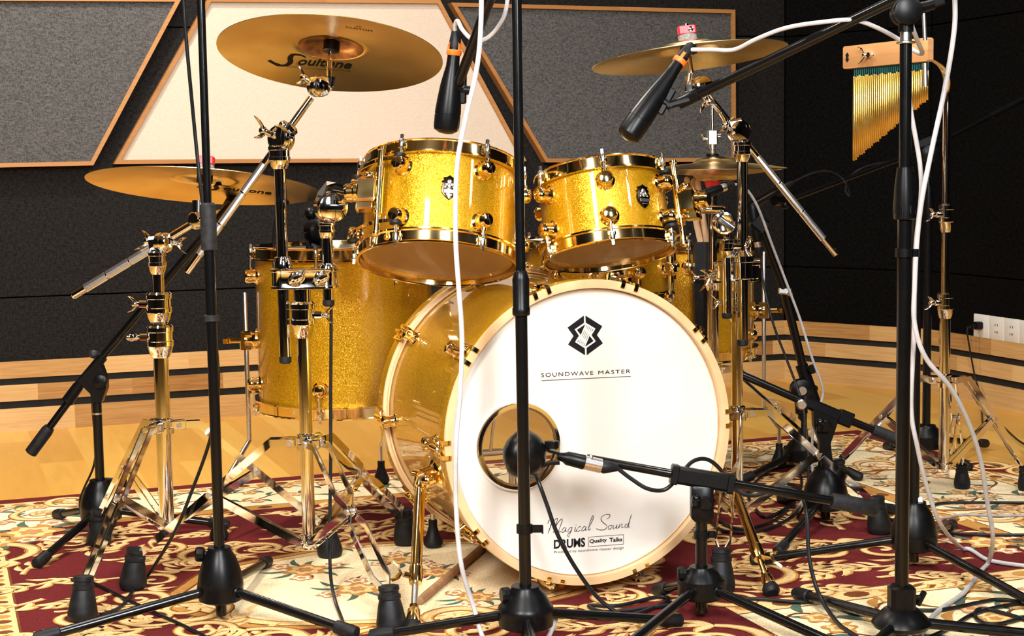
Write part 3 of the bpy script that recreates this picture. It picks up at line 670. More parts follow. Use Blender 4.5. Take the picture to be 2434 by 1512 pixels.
fr = gr(1836, 1412, .014); pr = onp(1742, 1150, V((0, BC.y+.115, 0)), Y); spur(1, pr, fr, 'gold right spur leaning outwards')

# ---- rack toms
def tomframe(pt, pb, d, L, tilt):      # axis from bottom face centre to top face centre, read off in the picture
    cb = at(pb[0], pb[1], d); ct = at(pt[0], pt[1], d); v = (ct-cb).normalized()
    ax = (v*math.cos(tilt)+_h*math.sin(tilt)).normalized(); return cb, ax
def suspension(T, F, R, L, th, turn, span, hts):
    # rim mount: post, two bands round to the rods, clamp block
    m = MB(); P = F.pt(R+.034, th, L*.5)
    for dz in (-1, 1): m.tube([F.pt(R+.024, th, L*.5-.0+dz*.0), F.pt(R+.024, th, L*.5+dz*.046), F.pt(R+.024, th, L*.5+dz*.048), F.pt(R+.024, th, L*.5+dz*.082)], [.0088, .0088, .0062, .0062], 14)
    m.lathe(F.pt(R+.024, th, L*.5+.08), F.a, [(.006, 0), (.008, .002), (.008, .007), (.004, .011)], 14); m.lathe(F.pt(R+.024, th, L*.5-.08), -F.a, [(.006, 0), (.008, .002), (.008, .007), (.004, .011)], 14)
    T.p('mount_post', m, 'gold')
    for dz in hts:
        m = MB(); k = 13; pts = []
        for i in range(k):
            t = 2*i/(k-1)-1; pts.append(F.pt(R+.0245-.009*t*t, th+t*(span[0] if t < 0 else span[1]), L*.5+dz))
        m.strip(pts, .007, .0025, F.a); T.p('mount_band', m, 'gold')
        for t in (th-span[0], th+span[1]):
            m = MB(); m.lathe(F.pt(R+.0165, t, L*.5+dz-.007), F.a, [(.007, -.002), (.0118, -.0005), (.0118, .005), (.0075, .007), (.0118, .009), (.0118, .0145), (.007, .016)], 18); T.p('rubber_grommet', m, 'rubber')
    m = MB(); er = (F.er(th)*math.cos(turn)+F.et(th)*math.sin(turn)-F.a*.12).normalized(); et = F.a.cross(er).normalized(); c = F.pt(R+.024, th, L*.5)+er*.024
    m.box(c, et, F.a, er, .02, .024, .018, .005); m.box(c-F.a*.03+er*.002, et, F.a, er, .014, .008, .016, .003); m.ball(c+F.a*.03-er*.004, .011, 14, 8); m.box(c+F.a*.024, et, F.a, er, .012, .004, .012, .002)
    m.lathe(c+er*.018, er, [(.019, 0), (.019, .006), (.0165, .009), (.0165, .02), (.013, .024)], 18)
    T.p('mount_block', m, 'gold')
    return c+er*.03
R12 = .151
cb, ax = tomframe((1051, 349), (1040, 619), 3.10, .2, math.radians(19.5))
F1 = Fr(cb, ax, RT); L12 = .187
TL = Thing('rack_tom', 'larger gold sparkle rack tom over the bass drum, mounted on the left chrome stand', 'tom drum', cb, 'rack toms')
# theta: 0 = right of picture, -90 deg = towards the viewer
shell_drum(TL, F1, R12, L12, 6, math.radians(-90-26), badge=(math.radians(-90+9), L12*.53, .026))
LA = suspension(TL, F1, R12, L12, math.radians(-90-39), -.85, (math.radians(46), math.radians(13)), (.062, -.062))
R10 = .127
cb, ax = tomframe((1425, 385), (1448, 600), 3.17, .18, math.radians(16.5))
F2 = Fr(cb, ax, RT); L10 = .156
TR = Thing('rack_tom', 'smaller gold sparkle rack tom over the bass drum, mounted on the right chrome stand', 'tom drum', cb, 'rack toms')
shell_drum(TR, F2, R10, L10, 6, math.radians(-90-1), badge=(math.radians(-90+33), L10*.5, .026))
RA = suspension(TR, F2, R10, L10, math.radians(-90+76), -.28, (math.radians(17), math.radians(42)), (.05, -.05))

# ---- snare and floor toms
def legpath(T, F, R, L, th, foot, up, knee, hb=.5):
    m = MB(); er = F.er(th); o = F.pt(R, th, L*hb); m.lathe(o, er, [(.026, -.002), (.026, .003), (.021, .006), (.017, .012), (.017, .028)], 20); b = o+er*.026
    m.box(b, F.et(th), F.a, er, .011, .022, .014, .004); m.tube([b+er*.012, b+er*.034], [.006, .006], 10)
    for s in (-1, 1): m.strip([b+er*.034, b+er*.04+F.et(th)*.01*s, b+er*.05+F.et(th)*.018*s], .012, .005, F.a)
    T.p('leg_bracket', m, 'gold')
    top = V((b.x, b.y, up)); kz = knee; k1 = V((b.x, b.y, kz)); f = V((foot.x, foot.y, foot.z)); k2 = V((f.x, f.y, min(kz-.045, .11)))
    m = MB(); m.tube([top+Z*.004, top, k1+Z*.02, k1, k1*.9+k2*.1, k1*.1+k2*.9, k2, f+Z*.03], [.004, .0055]+[.0055]*6, 12); lg = T.p('leg', m, 'steel')
    m = MB(); m.lathe(f, Z, [(.016, 0), (.021, .006), (.021, .014), (.014, .03), (.0095, .045), (.0095, .06)], 18); T.p('rubber_foot', m, 'rubber', lg)
g = gr(832, 1232); FT = Fr(V((g.x, g.y, zat(g, 955).z)), Z, RT); LF = zat(g, 592).z-FT.c.z; RF = .203
T = Thing('floor_tom', 'large gold sparkle floor tom standing left of the bass drum', 'tom drum', V((g.x, g.y, 0)))
shell_drum(T, FT, RF, LF, 6, math.radians(-90-10), dark=True, hh=.03, lugh=.055)
for px, py, tl in ((521, 1283, -176), (1030, 1300, -30), (907, 1150, 70)):
    f = gr(px, py); 
    th = math.radians(tl); legpath(T, FT, RF, LF, th, V((f.x, f.y, .009)), FT.c.z+LF*.72 if px == 521 else FT.c.z+LF*.5, .2, .42)
g = at(1640, 836, 4.25); F4 = Fr(g, Z, RT); L4 = (zat(g, 577)-g).length
T = Thing('floor_tom', 'smaller gold sparkle floor tom half hidden behind the right stands', 'tom drum', V((g.x, g.y, 0)))
shell_drum(T, F4, .172, L4, 6, math.radians(-90-7), dark=True, hh=.03, lugh=.055)
for px, py, tl in ((1852, 1106, -8), (1560, 1120, 190), (1620, 1060, 90)):
    f = gr(px, py); legpath(T, F4, .172, L4, math.radians(tl), V((f.x, f.y, .009)), g.z+L4*.9 if px > 1800 else g.z+L4*.5, .17, .38)
g = at(1422, 705, 3.72); F5 = Fr(g, Z, RT); L5 = (zat(g, 583)-g).length+.012
T = Thing('snare_drum', 'gold sparkle snare drum behind the top of the bass drum', 'snare drum', V((g.x, g.y, g.z)))
shell_drum(T, F5, .168, L5, 10, math.radians(-90+27), tube=True, badge=(math.radians(-90+12), L5*.4, .024), hh=.024)
sn = F5
S = Thing('snare_stand', 'chrome snare stand under the snare behind the bass drum', 'drum stand', V((g.x, g.y, 0)))
m = MB(); m.tube([V((g.x, g.y, .03)), V((g.x, g.y, g.z-.07))], .012, 14); S.p('pole', m, 'chrome')
for k in range(3):
    t = 2*PI*k/3+.5; e = V((math.cos(t), math.sin(t), 0)); c = V((g.x, g.y, 0))
    m = MB(); m.tube([c+Z*.2+e*.012, c+e*.2+Z*.05], .007, 10); lg = S.p('leg', m, 'chrome'); m = MB(); m.lathe(c+e*.205+Z*.009, (e*-.3+Z), [(.012, 0), (.014, .02), (.01, .05)], 14); S.p('rubber_foot', m, 'rubber', lg)
    m = MB(); m.tube([c+Z*(g.z-.08)+e*.01, c+e*.12+Z*(g.z-.05), c+e*.178+Z*(g.z-.018), c+e*.185+Z*(g.z-.012)], .006, 10); S.p('basket_arm', m, 'chrome')

# ------------------------------------------------------------------ cymbals
def cymprof(R, bell, h, bh):
    pr = []
    for i in range(9):
        t = i/8; r = bell*t; pr.append((max(r, .006), h+bh*math.sqrt(max(0, 1-t*t))*.9+ (0)))
    for i in range(1, 13):
        t = i/12; pr.append((bell+(R-bell)*t, h*(1-t**1.35)))
    return pr
def cymbal(px, py, d, R, tilt, lean, label, group, bell=.065, bh=.022, h=.016, text=None, spin=0, raw=True):
    c = at(px, py, d); up = (UP*math.cos(tilt)+_h*0).normalized()
    v = (c-CAM).normalized(); s0 = UP-v*UP.dot(v); s0.normalize()
    a = (s0*math.cos(tilt)+v*math.sin(tilt)); a = (a+RT*lean).normalized()
    e1, e2 = basis(a, RT); Rm = Matrix((e1, e2, a)).transposed().to_4x4()
    o = c-a*h*.5
    T = Thing('cymbal', label, 'cymbal', o, group, Rm)
    pr = cymprof(R, bell, h, bh); t = .0011
    m = MB(); m.ring(o, a, pr+[(r, z-t) for r, z in pr[::-1]], 128); T.p('bow', m, 'bronze', smooth=50)
    b = [(r, z) for r, z in pr[:9]]; m = MB(); m.ring(o, a, [(r, z-t-.0002) for r, z in b]+[(r, z-t-.0006) for r, z in b[::-1]], 64)
    if raw: T.p('bell_underside', m, 'bronze_raw', label='unlathed brown underside of the bell')
    if text:
        def face(p, q):       # polar text, under side: p along the right, q up in the picture
            x, y = p, q; r = math.hypot(x, y); zz = h*(1-max(0, (r-bell)/(R-bell))**1.35)-t-.0006
            return o+e1*x-e2*y+a*zz
        m = MB(); text(m, face, R); T.p('lettering', m, 'ink', smooth=0)
    return o, a
def soul(u0, v0, ang, sc):
    def f(m, face, R):
        # underside readings: x to the right, y away from the viewer
        def pl(x, y):
            q = rot2(x*sc, y*sc, ang); return face(u0+q[0], v0+q[1])
        S_ = [(.62, .78), (.5, .98), (.3, 1.02), (.22, .7), (.22, .3), (.12, .0), (-.05, -.05), (-.2, .15), (-.33, .42)]
        st = sm2([(a*.9, b*.62) for a, b in S_], 6); n = len(st); w = [.03+.1*math.sin(PI*min(1, (i/n)*1.15))**1.2+(.06 if i > n*.75 else 0) for i in range(n)]
        for q in ribbon(st, w): m.poly([pl(*p) for p in q])
        put_text(m, 'oultone', lambda x, y: pl(.34+x*1.25, .02+y*.46), .02, .08)
        for q in ribbon([(.1, -.09), (1.6, -.09)], .02): m.poly([pl(*p) for p in q])
    return f
def both(m, face, R):
    soul(-.112, -.098, math.radians(-7), .088)(m, face, R)
    put_text(m, 'CUSTOM', lambda x, y: face(.045+x*.05, .135+y*.012-x*.012), .0); put_text(m, 'XD', lambda x, y: face(.065+x*.012, .149+y*.008), .0)
cA = cymbal(786, 122, 3.2, .2255, math.radians(19.8), .07, 'high left crash cymbal tilted to show its lettered underside', 'cymbals of the kit', text=both)
cB = cymbal(486, 435, 3.42, .25, math.radians(9.4), .058, 'wide left ride cymbal hanging level over the large floor tom', 'cymbals of the kit', text=soul(-.01, -.115, math.radians(-4), .085), raw=False)
cC = cymbal(1638, 128, 3.3, .2025, math.radians(8.6), -.105, 'high right crash cymbal with a red clamp, in front of the grey panel', 'cymbals of the kit', raw=False)
# hi-hat pair: two cymbals facing each other
hc = at(1705, 402, 3.95)
for up, lab in ((1, 'top hi-hat cymbal with its bell upwards, behind the smaller rack tom'), (-1, 'bottom hi-hat cymbal facing up under its twin, behind the smaller rack tom')):
    a = (Z*up+RT*.0).normalized(); o = hc+Z*(.001*up); e1, e2 = basis(a, RT)
    T = Thing('hi_hat_cymbal', lab, 'cymbal', o, 'hi-hat cymbals', Matrix((e1, e2, a)).transposed().to_4x4())
    pr = cymprof(.172, .062, .014, .02); m = MB(); m.ring(o, a, pr+[(r, z-.0011) for r, z in pr[::-1]], 96); T.p('bow', m, 'bronze', smooth=50)
# ------------------------------------------------------------------ chrome stands
def wing(mb, o, d, side, s=1.):         # wing nut: hub along d, two ears
    o = V(o); d = V(d).normalized(); mb.tube([o, o+d*.018*s], [.0065*s, .0055*s], 12)
    mb.ball(o+d*.016*s, .0085*s, 12, 8)
    for k in (-1, 1): mb.loft([[q+side.cross(d)*a*w+(d*b if 1 else d)*w*.55 for a, b in ((1, .3), (.3, 1), (-.3, 1), (-1, .3), (-1, -.3), (-.3, -1), (.3, -1), (1, -.3))] for q, w in ((o+d*.013*s, .0065*s), (o+d*.018*s+side*.009*k*s, .0085*s), (o+d*.025*s+side*.016*k*s, .0085*s), (o+d*.031*s+side*.0195*k*s, .006*s), (o+d*.034*s+side*.021*k*s, .002*s))])
def flatleg(T, hub, hz, foot, colz, gap=.016, fw=.019, foot_sz=1., brace=True, knee=.05, label=None, pinch=True):
    # double flat-bar leg with a pinch at the brace, rubber boot
    f = V((foot.x, foot.y, .009)); d = V((f.x-hub.x, f.y-hub.y, 0)); L = d.length; d.normalize(); s = Z.cross(d)
    p0 = V((hub.x, hub.y, hz))+d*.02; p1 = p0+d*knee; e = V((f.x, f.y, .075))-d*.014; legs = []
    m = MB()
    prof = [(0, 1), (.36, 1), (.42, .42), (.5, .42), (.56, 1), (.9, 1), (.98, .3), (1, .3)]
    if not pinch: prof = [(0, 1), (.5, 1), (.95, .7), (1, .5)]
    for k in (-1, 1):
        pts = [p0+s*gap*k, p1+s*gap*k]+[p1+(e-p1)*t+s*gap*k*w for t, w in prof[1:]]
        m.strip(pts, fw*.8, .0028, (e-p1).normalized().cross(s))
    lg = T.p('leg', m, 'chrome')
    mid = p1+(e-p1)*.46
    m = MB(); m.tube([mid-s*.011, mid+s*.011], .0055, 10); T.p('leg_rivet', m, 'steel', lg)
    m = MB(); m.tube([p0-s*(gap+.004)+d*.01, p0+s*(gap+.004)+d*.01], .006, 10); T.p('leg_pin', m, 'steel', lg)
    if brace:
        c = V((hub.x, hub.y, colz))+d*.018; m = MB()
        for k in (-1, 1): m.strip([mid+s*.0045*k, (mid+c)/2+s*.0075*k, c+s*.008*k], .015, .0022, (c-mid).normalized().cross(s))
        m.tube([c-s*.014, c+s*.014], .005, 10); T.p('leg_brace', m, 'chrome', lg)
    ax = ((e-f).normalized()*.6+Z*.4).normalized(); k = foot_sz
    m = MB(); m.lathe(f+ax*.004, ax, [(.024*k, -.004), (.027*k, .004), (.027*k, .012), (.022*k, .04*k), (.019*k, .052*k), (.0205*k, .054*k), (.0205*k, .06*k), (.0175*k, .062*k), (.0175*k, .067*k), (.019*k, .069*k), (.0185*k, .076*k), (.012*k, .078*k)], 20)
    T.p('rubber_foot', m, 'rubber', lg); return lg
def hub(T, g, hz, r, arms, mt='chrome'):
    m = MB(); c = V((g.x, g.y, hz)); m.lathe(c-Z*.016, Z, [(r, 0), (r+.006, .001), (r+.006, .012), (r+.003, .014), (r+.003, .028), (r+.005, .03), (r, .033)], 20)
    for f in arms:
        d = V((f.x-g.x, f.y-g.y, 0)).normalized(); s = Z.cross(d)
        m.box(c+d*(r+.014), d, s, Z, .016, .011, .0095, .003)
    return T.p('leg_hub', m, mt)
def collar(T, g, z0, z1, r0, r1, name='memory_collar', wd=None, side=None, parent=None, mt='chrome'):
    m = MB(); c = V((g.x, g.y, 0)); h = z1-z0
    m.lathe(c+Z*z0, Z, [(r0, 0), (r0+(r1-r0)*.6, h*.14), (r1, h*.35), (r1+.0015, h*.37), (r1+.0015, h*.5), (r1, h*.52), (r1, h*.78), (r1+.002, h*.8), (r1+.002, h*.93), (r1-.002, h)], 24)
    o = T.p(name, m, mt, parent)
    if wd is not None:
        m = MB(); b = c+Z*(z0+h*.62)+wd*(r1-.001); m.tube([b, b+wd*.016], .007, 10); wing(m, b+wd*.012, wd, side or Z, .8); T.p('wing_screw', m, mt, o)
    return o
def tube_v(T, name, g, z0, z1, r, mt='chrome', n=20, parent=None):
    m = MB(); c = V((g.x, g.y, 0)); m.tube([c+Z*z0, c+Z*(z0+.001), c+Z*(z1-.001), c+Z*z1], [r*.9, r, r, r*.9], n); return T.p(name, m, mt, parent)
def tilter(T, o, ax, r, d, wdir, parent=None, side=None):   # geared ball joint, disc along ax, wing bolt
    m = MB(); ax = V(ax).normalized()
    m.lathe(o-ax*.016, ax, [(r*.55, 0), (r*.95, .004), (r, .008), (r, .014), (r*.9, .0145), (r*.9, .0175), (r, .018), (r, .024), (r*.9, .029), (r*.5, .033)], 24)
    m.ball(o-ax*.012, r*.62, 16, 10); tl = T.p('tilter', m, 'chrome', parent)
    m = MB(); wing(m, o+wdir*r*.8, wdir, side or ax.cross(wdir).normalized(), 1.); T.p('wing_nut', m, 'chrome', tl); return tl
def boom_rod(T, a, b, r, lit=True):
    d = (b-a); L = d.length; d.normalize(); m = MB(); m.tube([a, a+d*.002, b], [r*.8, r, r], 14); bo = T.p('boom', m, 'chrome')
    m = MB()
    for t0, t1 in ((.1, .27), (.275, .45), (.455, .62)): m.tube([a+d*L*t0, a+d*L*t0+d*.001, a+d*L*t1-d*.001, a+d*L*t1], [r*.95, r*1.12, r*1.12, r*.95], 10)
    T.p('knurled_sleeve', m, 'steel', bo, smooth=15); return bo
def cym_top(T, base, o, a, r, felt, redclamp, parent=None):
    # rod up through the cymbal, felts and top clamp
    m = MB(); m.tube([base, o-a*.03, o+a*.07], [.0058, .0058, .0045], 12); rd = T.p('cymbal_rod', m, 'chrome', parent)
    m = MB(); m.lathe(o+a*.012, a, [(.012, -.006), (.0175, -.004), (.0175, .016), (.012, .018)], 20); T.p('cymbal_seat', m, 'plastic', rd)
    if felt:
        m = MB(); m.lathe(o+a*.033, a, [(.017, 0), (.0195, .003), (.0195, .013), (.016, .015)], 20); T.p('felt_washer', m, 'felt', rd)
        m = MB(); e1, e2 = basis(a, RT); m.box(o+a*.057, e1, e2, a, .0185, .011, .009, .003); c = T.p('quick_clamp', m, 'red', rd, 'red quick-release cymbal clamp')
        m = MB(); m.lathe(o+a*.057-e2*.011+e1*.007, -e2, [(.0055, 0), (.0055, .003), (.003, .004)], 12); T.p('clamp_button', m, 'chrome', c)
# --- A: double stand left of the bass drum
GA = gr(738, 1398); A = lambda px, py: at(px, py, dep(GA))
SA = Thing('cymbal_stand', 'chrome double stand carrying the high left crash and the larger rack tom', 'cymbal stand', GA, 'chrome stands')
za = lambda py: zat(GA, py).z
feetA = [gr(315, 1398), gr(932, 1500), gr(966, 1293)]
hub(SA, GA, za(1050), .0135, feetA)
for f in feetA: flatleg(SA, GA, za(1050), f, za(1288))
tube_v(SA, 'lower_tube', GA, za(1305), za(775), .0128)
collar(SA, GA, za(1300), za(1268), .0135, .016, 'foot_collar')
collar(SA, GA, za(803), za(716), .015, .0215, 'memory_collar', RT, UP)
tube_v(SA, 'upper_tube', GA, za(730), za(675), .0165)
GA2 = A(672, 640); GA3 = A(779, 640)
m = MB(); c = (A(645, 662)+A(803, 662))/2; e = (A(803, 662)-A(645, 662)); w = e.length/2; e.normalize(); e.z = 0; e.normalize(); dz = (za(640)-za(688))/2
m.stadium(c, e, Z.cross(e), w, .024, -dz, dz); CL = SA.p('multi_clamp', m, 'chrome')
for px in (700, 760):
    m = MB(); o = A(px-14, 672)-_h*.018; d = (RT*.75+UP*.35-_h*.6).normalized(); m.lathe(o-d*.004, d, [(.003, 0), (.0095, .016), (.0115, .02), (.0118, .028), (.0085, .031), (.0075, .042), (.002, .05)], 12); m.lathe(A(px, 660)-_h*.0, -_h, [(.008, 0), (.008, .028)], 14); SA.p('clamp_bolt', m, 'chrome', CL)
for g2, t0, t1, b0, r in ((GA2, 636, 612, 388, .0115), (GA3, 648, 628, 520, .0108)):
    zz = lambda py, g2=g2: zat(g2, py).z
    m = MB(); m.lathe(V((g2.x, g2.y, zz(t0))), Z, [(r+.008, 0), (r+.008, .01), (r+.005, .016), (r+.004, (zz(t1)-zz(t0))), (r, (zz(t1)-zz(t0))+.002)], 20); SA.p('tube_collar', m, 'chrome', CL)
zz = lambda py: zat(GA2, py).z
tube_v(SA, 'cymbal_tube', GA2, zz(852), zz(370), .0112); m = MB(); m.lathe(V((GA2.x, GA2.y, zz(864))), Z, [(.009, 0), (.0118, .003), (.0118, .013), (.01, .014)], 18); SA.p('end_cap', m, 'rubber')
collar(SA, GA2, zz(402), zz(345), .0135, .0195, 'boom_collar')
oA = A(668, 330); aB0 = A(443, 648); d1 = dep(cA[0]); aB1 = at(740, 232, dep(GA)+.05)
boom_rod(SA, aB0, aB1, .0068)
tl = tilter(SA, oA, (-_h*.75-RT*.6).normalized(), .0265, 0, (-RT*.75+UP*.35-_h*.3).normalized(), side=UP)
m = MB(); m.ball(A(674, 298), .0095, 12, 8); m.obox(A(655, 340), A(700, 300), .022, .026, _h, .006); SA.p('boom_clamp', m, 'chrome', tl)
o2 = at(757, 205, dep(GA)+.07)
tl = tilter(SA, o2, (-_h*.6+RT*.5).normalized(), .021, 0, (-RT*.85+UP*.5).normalized(), side=UP)
rb = at(783, 205, dep(GA)+.08); m = MB(); m.tube([o2, at(775, 216, dep(GA)+.08), rb], [.01, .01, .0085], 12); m.tube([rb, at(786, 182, dep(GA)+.08)], .0095, 12); SA.p('tilter_arm', m, 'chrome', tl)
cym_top(SA, rb, cA[0], cA[1], .005, False, False)
zz = lambda py: zat(GA3, py).z
tube_v(SA, 'tom_tube', GA3, zz(718), zz(560), .0108); m = MB(); m.lathe(V((GA3.x, GA3.y, zz(728))), Z, [(.009, 0), (.0115, .003), (.0115, .012), (.01, .013)], 18); SA.p('end_cap', m, 'rubber')
collar(SA, GA3, zz(566), zz(528), .012, .015, 'ball_collar'); tube_v(SA, 'ball_neck', GA3, zz(535), zz(510), .0065)
oT = A(785, 492); nrm = (-_h*.85+RT*.35).normalized(); dA = dep(GA)
m = MB(); m.lathe(oT-nrm*.02, nrm, [(.02, 0), (.029, .004), (.029, .03), (.024, .034), (.024, .04), (.0275, .041), (.0275, .046), (.02, .05), (.0001, .051)], 26); m.box(oT+nrm*.033, RT, UP, nrm, .018, .006, .004, .003); TJ = SA.p('tom_arm_joint', m, 'chrome')
m = MB(); pA = [A(757, 478), A(770, 447), A(783, 438)]; m.strip([A(753, 500), A(764, 462), A(778, 438), A(800, 440), A(832, 452)], .045, .005, nrm); m.tube([A(790, 462)+_h*.01, A(835, 470), LA], .0095, 14); m.tube([A(832, 455), A(846, 462)], [.013, .013], 12); SA.p('tom_arm', m, 'chrome', TJ)
# --- B: boom stand further left
GB = gr(401, 1362); dB = dep(GB); A = lambda px, py: at(px, py, dB); zb = lambda py: zat(GB, py).z
SB = Thing('cymbal_stand', 'chrome boom stand furthest left, carrying the wide ride cymbal', 'cymbal stand', GB, 'chrome stands')
feetB = [gr(196, 1474), gr(786, 1322), gr(235, 1294)]
hub(SB, GB, zb(1012), .016, feetB)
for f in feetB: flatleg(SB, GB, zb(1012), f, zb(1242), gap=.0085, pinch=False)
tube_v(SB, 'lower_tube', GB, zb(1262), zb(835), .0152); collar(SB, GB, zb(1262), zb(1240), .016, .0185, 'foot_collar')
collar(SB, GB, zb(850), zb(772), .017, .0255, 'memory_collar', -RT, _h); tube_v(SB, 'middle_tube', GB, zb(790), zb(745), .0125)
collar(SB, GB, zb(770), zb(694), .016, .0245, 'memory_collar', -RT, UP); tube_v(SB, 'upper_tube', GB, zb(706), zb(640), .0125)
collar(SB, GB, zb(652), zb(596), .0125, .018, 'boom_collar')
b0 = A(172, 704); b1 = A(474, 522); boom_rod(SB, b0, b1, .0078)
oB = A(388, 577); tl = tilter(SB, oB, (RT*.9-_h*.3).normalized(), .02, 0, (-RT*.95+UP*.1).normalized(), side=(UP*.8+RT*.3).normalized())
m = MB(); wing(m, oB+RT*.02, (RT*.9-UP*.2).normalized(), UP, .8); m.obox(A(352, 580), A(412, 572), .026, .026, UP, .006); SB.p('boom_clamp', m, 'chrome', tl)
o2 = A(470, 524); tl = tilter(SB, o2, (-_h*.6-RT*.5).normalized(), .018, 0, (RT*.8+_h*.6).normalized())
cym_top(SB, o2, cB[0], cB[1], .005, True, True); m = MB(); m.tube([o2, o2+UP*.04], .011, 12); SB.p('tilter_arm', m, 'chrome', tl)
# --- C: double stand right of the bass drum
GCx = at(1752, 985, 3.38); GC = V((GCx.x, GCx.y, .009)); dC = dep(GC); A = lambda px, py: at(px, py, dC); zc = lambda py: zat(GC, py).z
SC_ = Thing('cymbal_stand', 'chrome double stand carrying the high right crash and the smaller rack tom', 'cymbal stand', GC, 'chrome stands')
feetC = [gr(1714, 1404), gr(2092, 1266), gr(1480, 1220)]
hub(SC_, GC, zc(982), .0135, feetC)
for f in feetC: flatleg(SC_, GC, zc(982), f, zc(1215), gap=.014)
tube_v(SC_, 'lower_tube', GC, zc(1225), zc(745), .0128); collar(SC_, GC, zc(1228), zc(1205), .0135, .016, 'foot_collar')
collar(SC_, GC, zc(765), zc(690), .0135, .0185, 'memory_collar', -RT, UP); tube_v(SC_, 'upper_tube', GC, zc(700), zc(650), .0135)
GC2 = A(1760, 640); GC3 = A(1722, 640)-_h*.035; GC2 = V((GC2.x, GC2.y, 0)); GC3 = V((GC3.x, GC3.y, 0))
GC2 = GC2-_h*.03
m = MB(); c = A(1752, 645); m.stadium(c, RT, _h, .05, .03, -.02, .02); CL = SC_.p('multi_clamp', m, 'chrome')
m = MB(); z0 = zat(GC2, 664).z; m.lathe(V((GC2.x, GC2.y, z0)), Z, [(.017, 0), (.022, .003), (.022, .036), (.0245, .038), (.0245, .05), (.014, .062)], 22); SC_.p('tube_collar', m, 'chrome', CL)
m = MB(); m.lathe(A(1792, 628), RT, [(.011, -.01), (.013, .0), (.013, .012), (.008, .014)], 16); m.lathe(A(1793, 640)-Z*.014, Z, [(.015, -.014), (.015, .026), (.012, .028)], 16); SC_.p('clamp_bolt', m, 'chrome', CL)
m = MB(); wing(m, A(1702, 650), (-RT*.9-UP*.4).normalized(), UP, 1.1); SC_.p('wing_screw', m, 'chrome', CL)
zz = lambda py: zat(GC2, py).z
tube_v(SC_, 'cymbal_tube', GC2, zz(812), zz(345), .0115); m = MB(); m.lathe(V((GC2.x, GC2.y, zz(822))), Z, [(.009, 0), (.012, .003), (.012, .013), (.01, .014)], 18); SC_.p('end_cap', m, 'rubber')
collar(SC_, GC2, zz(385), zz(335), .0135, .0175, 'boom_collar')
dd = dep(GC2); A = lambda px, py: at(px, py, dd)
bo = boom_rod(SC_, A(1988, 606), A(1683, 228), .0068)
oC = A(1756, 312); tl = tilter(SC_, oC, (-_h*.75+RT*.5).normalized(), .024, 0, (-RT*.7+UP*.3-_h*.3).normalized(), side=UP)
m = MB(); m.obox(A(1732, 298), A(1765, 292), .02, .026, UP, .005); m.tube([A(1746, 282), A(1730, 292)], .006, 10); SC_.p('boom_clamp', m, 'chrome', tl)
o2 = A(1668, 207); tl = tilter(SC_, o2, (-_h*.9+RT*.2).normalized(), .0235, 0, (RT*.3-UP*.9).normalized())
m = MB(); rb = A(1637, 200); m.box(rb, RT, _h, Z, .009, .009, .017, .003); m.tube([rb, o2], .009, 12); SC_.p('tilter_arm', m, 'chrome', tl)
cym_top(SC_, rb, cC[0], cC[1], .005, True, True)
zz = lambda py: zat(GC3, py).z; d3 = dep(GC3)
tube_v(SC_, 'tom_tube', GC3, zz(745), zz(598), .0105); m = MB(); m.lathe(V((GC3.x, GC3.y, zz(757))), Z, [(.009, 0), (.011, .003), (.011, .012), (.0095, .013)], 18); SC_.p('end_cap', m, 'rubber')
collar(SC_, GC3, zz(612), zz(568), .012, .0155, 'ball_collar', RT, UP); tube_v(SC_, 'ball_neck', GC3, zz(575), zz(548), .0065)
A = lambda px, py: at(px, py, d3); oT = A(1721, 530); nrm = (-_h*.95-RT*.1).normalized()
m = MB(); m.lathe(oT-nrm*.015, nrm, [(.016, 0), (.0245, .004), (.0245, .022), (.02, .026), (.02, .03), (.023, .031), (.023, .035), (.019, .036), (.016, .034)], 26); m.obox(A(1708, 520)+nrm*.024, A(1742, 545)+nrm*.026, .011, .007, UP, .002); TJ = SC_.p('tom_arm_joint', m, 'chrome')
m = MB(); m.strip([A(1738, 545), A(1732, 512), A(1716, 494), A(1690, 494)], .034, .005, nrm); m.tube([A(1722, 500), A(1680, 497), A(1655, 497), RA], .0095, 14); m.tube([A(1655, 497), A(1643, 498)], [.013, .013], 12); m.box(A(1655, 516), RT, UP, _h, .007, .008, .008, .002); SC_.p('tom_arm', m, 'chrome', TJ)
# --- hi-hat stand
GH = at(1695, 820, 3.95); GH = V((GH.x, GH.y, .009)); zh = lambda py: zat(GH, py).z; dH = dep(GH); A = lambda px, py: at(px, py, dH)
SH = Thing('hi_hat_stand', 'chrome hi-hat stand with its pull rod standing above the small rack tom', 'hi-hat stand', GH)
tube_v(SH, 'lower_tube', GH, .06, zh(685), .0148); collar(SH, GH, zh(690), zh(640), .0155, .02, 'memory_collar', -RT, UP)
tube_v(SH, 'upper_tube', GH, zh(650), zh(440), .0105); tube_v(SH, 'pull_rod', GH, zh(450), zh(238), .0034)
m = MB(); m.lathe(V((GH.x, GH.y, hc.z-.03)), Z, [(.012, -.02), (.016, -.015), (.021, 0), (.021, .006), (.01, .008)], 20); SH.p('cymbal_seat', m, 'red')
m = MB(); c = V((GH.x, GH.y, 0)); m.lathe(c+Z*zh(379), Z, [(.0145, 0), (.0165, .002), (.0165, .012), (.013, .014)], 20); SH.p('felt_washer', m, 'plastic')
m = MB(); m.lathe(c+Z*zh(367), Z, [(.008, 0), (.0095, .003), (.0095, .008), (.006, .011), (.006, .014), (.0085, .016), (.0085, .024), (.005, .026)], 16); m.box(c+Z*zh(327), RT, _h, Z, .0125, .0105, .0185, .003); cl = SH.p('clutch', m, 'steel')
